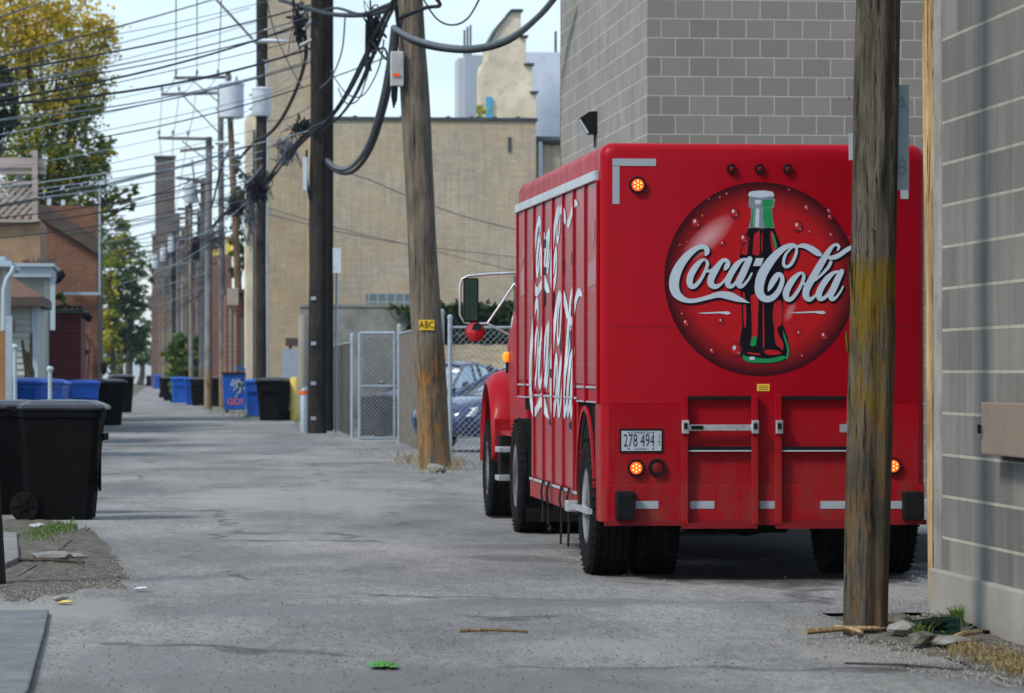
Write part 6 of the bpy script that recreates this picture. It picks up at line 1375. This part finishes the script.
# ------------------------------------------------------------------ clutter on the ground
def stick(label, x0, y0, x1, y1, r, mat='pole_new', z=.03, cat='stick'):
    a, b = G(x0, y0), G(x1, y1); a.z = b.z = z; m_ = a.lerp(b, .5)+Vector((0, .01, .008))
    tag(build(MB().tube([a, m_, b], [r, r, r*.7], 6), 'stick', M[mat]), label, cat)
stick('thin brown stick lying alone in the middle of the alley', 460, 636, 528, 637, .011, 'pole_brown')
stick('long pale stick at the foot of the near pole', 806, 641, 884, 637, .018, 'pole_new', .05)
stick('second pale stick crossing by the near pole foot', 836, 636, 862, 641, .014, 'pole_new', .05)
stick('thin dark twig on the asphalt under the near pole', 845, 669, 962, 676, .007, 'bark', .03)
stick('small broken stick by the block wall foundation', 955, 650, 978, 645, .016, 'pole_new', .07)
stick('dark stick in the soil behind the left kerb', 20, 566, 84, 569, .015, 'bark', .05)
random.seed(31)
# crumpled green rag
mb = MB(); c = G(383, 671); vs = []; nn = 12
for j in range(nn):
    for i in range(nn):
        u, v = i/(nn-1)-.5, j/(nn-1)-.5; n_ = noise.noise(Vector((u*6, v*6, 2)))
        vs.append((c.x+u*.14*(1+.5*n_), c.y+v*.28*(1+.6*noise.noise(Vector((v*5, u*5, 8)))), .03+.03*(.5+noise.noise(Vector((u*9, v*9, 5))))*(1-2*abs(u))*(1-abs(v))))
mb.add(vs, [(j*nn+i, j*nn+i+1, (j+1)*nn+i+1, (j+1)*nn+i) for j in range(nn-1) for i in range(nn-1)])
tag(build(mb, 'crumpled_rag', M['litter_green'], smooth=True), 'bright green scrap lying in the foreground of the alley', 'litter')
def stone_at(label, x, y, r, mat='stone', sd=1, fl=.6, z=.03, name='stone', cat='stone'):
    p = G(x, y); mb = MB(); rock(mb, (p.x, p.y, z+r*fl*.5), r, sd, fl); tag(build(mb, name, M[mat]), label, cat)
stone_at('dark earth clod right of the near pole foot', 897, 630, .08, 'dirt', 4, .6)
stone_at('flat pale stone in front of the dark clod', 903, 641, .10, 'stone', 5, .4, .05)
stone_at('grey slab stone lying near the wall foundation', 946, 652, .12, 'stone', 6, .22, .05)
stone_at('brownish rubble lump near the near pole', 922, 652, .08, 'dirt', 7, .5, .05)
stone_at('white rubbish lump on soil beside the foreground black bin', 38, 531, .08, 'concrete', 8, .35)
stone_at('long pale stone at the edge of the left soil patch', 52, 563, .17, 'stone', 9, .25)
stone_at('small pale stone right of the long pale stone', 75, 562, .10, 'stone', 10, .3)
stone_at('pale stone on the asphalt edge left of the alley', 60, 605, .05, 'stone', 11, .4)
# crushed dark green crate by the wall corner
cq = G(937, 640); t = thing('crushed_crate', 'crushed dark green crate lying against the block wall corner', 'crate', (cq.x, cq.y, .0), None, .0)
mb = MB()
for k in range(3): mb.box(cq.x-.16, cq.x+.12, cq.y-.1+.012*k, cq.y-.085+.012*k, .05+.06*k, .085+.06*k)
mb.box(cq.x-.17, cq.x+.13, cq.y+.1, cq.y+.12, .05, .2); mb.box(cq.x-.17, cq.x-.15, cq.y-.1, cq.y+.12, .05, .2); mb.box(cq.x+.11, cq.x+.13, cq.y-.1, cq.y+.12, .05, .2); mb.box(cq.x-.15, cq.x+.11, cq.y-.08, cq.y+.1, .045, .06)
mb.v = [(cq.x+(x-cq.x)*.85, y, .03+(z-.03)*(.42+.5*(x-cq.x+.17))) for x, y, z in mb.v]
build(mb, 'frame', pm('crate_green', (.010, .028, .024), .7), t, bevel=.004)
mb = MB(); rock(mb, (cq.x-.02, cq.y, .08), .09, 13, .5); build(mb, 'debris', M['under'], t)
# gravel (uncountable)
def gravel(name, label, poly_, n, r0, r1, mat, seed):
    random.seed(seed); mb = MB(); xs_ = [p[0] for p in poly_]; ys_ = [p[1] for p in poly_]; c_ = 0
    while c_ < n:
        x, y = random.uniform(min(xs_), max(xs_)), random.uniform(min(ys_), max(ys_)); ins = False; j = len(poly_)-1
        for i in range(len(poly_)):
            if (poly_[i][1] > y) != (poly_[j][1] > y) and x < (poly_[j][0]-poly_[i][0])*(y-poly_[i][1])/(poly_[j][1]-poly_[i][1])+poly_[i][0]: ins = not ins
            j = i
        if not ins: continue
        c_ += 1; p = G(x, y); r = random.uniform(r0, r1); z = .025
        vs = [(p.x+r*random.uniform(.6, 1), p.y, z), (p.x, p.y+r, z), (p.x-r*random.uniform(.6, 1), p.y+.2*r, z), (p.x, p.y-r, z), (p.x+.1*r, p.y, z+r*random.uniform(.5, 1)), (p.x, p.y, z-r)]
        mb.add(vs, [(0, 1, 4), (1, 2, 4), (2, 3, 4), (3, 0, 4)])
    o = build(mb, name, M[mat]); o['kind'] = 'stuff'; o['label'] = label
gravel('gravel', 'loose gravel along the block wall and the near pole', [(780, 618), (845, 628), (935, 560), (935, 615), (1040, 660), (1060, 700), (900, 675), (800, 650)], 2600, .003, .013, 'stone', 1)
gravel('gravel', 'crushed stones on the soil at the left edge', [(0, 525), (60, 525), (100, 540), (130, 575), (160, 590), (100, 602), (0, 610)], 2400, .003, .013, 'stone', 2)
gravel('gravel', 'scattered small stones over the alley asphalt', [(60, 640), (150, 500), (260, 440), (420, 465), (560, 520), (880, 590), (840, 700), (60, 700)], 1500, .003, .010, 'stone', 3)
gravel('gravel', 'loose stones along the fence and leaning pole', [(300, 436), (350, 440), (420, 462), (480, 462), (480, 478), (420, 476), (340, 450)], 500, .01, .035, 'stone', 4)
gravel('gravel', 'dark road grit on the alley surface', [(40, 640), (200, 600), (500, 590), (880, 600), (840, 693), (40, 700)], 1600, .003, .009, 'fascia', 5)
def grass(label, spots, n, h, mat='leaf_mid', seed=1, dry=False):
    random.seed(seed); mb = MB(); mb.c = []
    for (x, y, sx) in spots:
        for k in range(n):
            p = G(x+random.gauss(0, sx), y+random.gauss(0, 3)); hh = h*random.uniform(.4, 1.2); a = random.uniform(0, 6.28); w_ = .004
            tp = Vector((p.x+math.cos(a)*hh*.7, p.y+math.sin(a)*hh*.7, .03+hh)); md = Vector((p.x+math.cos(a)*hh*.2, p.y+math.sin(a)*hh*.2, .03+hh*.6))
            mb.add([(p.x-w_, p.y, .02), (p.x+w_, p.y, .02), tuple(md+Vector((w_, 0, 0))), tuple(md-Vector((w_, 0, 0)))], [(0, 1, 2, 3)]); mb.c.append(random.random())
            mb.add([tuple(md-Vector((w_, 0, 0))), tuple(md+Vector((w_, 0, 0))), tuple(tp)], [(0, 1, 2)]); mb.c.append(random.random())
    o = build(mb, 'grass', M[mat]); o['kind'] = 'stuff'; o['label'] = label
M['straw'] = leaf_mat('straw', [(0, (.16, .12, .06)), (.6, (.33, .25, .12)), (1, (.5, .40, .2))])
grass('short green grass on the soil beside the foreground bin', [(48, 536, 12), (62, 532, 8), (40, 541, 10)], 190, .05, seed=3)
grass('green weeds in the rubble by the block wall', [(920, 640, 4), (948, 634, 6), (956, 625, 3)], 120, .08, seed=4)
grass('dry straw grass along the wall foundation', [(985, 660, 14), (1005, 668, 14), (1020, 676, 10), (965, 655, 8)], 170, .04, 'straw', 5)
grass('dry grass around the leaning pole foot', [(410, 463, 8), (455, 468, 5), (428, 470, 8)], 90, .14, 'straw', 6)
grass('weeds at the bin row on the right side', [(245, 417, 6), (226, 411, 4), (210, 409, 4), (300, 422, 4)], 80, .22, 'leaf_mid', 7)
for i, (x, y) in enumerate(((140, 593), (64, 607))):
    p = G(x, y); mb = MB(); mb.add([(p.x-.05, p.y-.04, .03), (p.x+.04, p.y-.05, .035), (p.x+.05, p.y+.05, .04), (p.x-.03, p.y+.06, .03), (p.x, p.y, .045)], [(0, 1, 4), (1, 2, 4), (2, 3, 4), (3, 0, 4)])
    tag(build(mb, 'litter', M['yellow'] if i else M['white']), ['pale scrap of paper on the asphalt beside the left soil', 'small yellow leaf near the concrete driveway apron'][i], 'litter')


# ------------------------------------------------------------------ haze: one box of pale air round the whole place
hm = bpy.data.materials.new('haze_air'); hm.use_nodes = True; hn = hm.node_tree; hn.nodes.remove(hn.nodes['Principled BSDF'])
pv = hn.nodes.new('ShaderNodeVolumePrincipled'); pv.inputs['Color'].default_value = (.80, .90, 1, 1); pv.inputs['Density'].default_value = .00012; pv.inputs['Anisotropy'].default_value = .2
hn.links.new(pv.outputs[0], hn.nodes['Material Output'].inputs['Volume'])
hz = build(MB().box(-620, 620, -40, 1420, -1.1, 26), 'haze', hm); hz['kind'] = 'stuff'; hz['label'] = 'thin pale haze in the air of the alley'
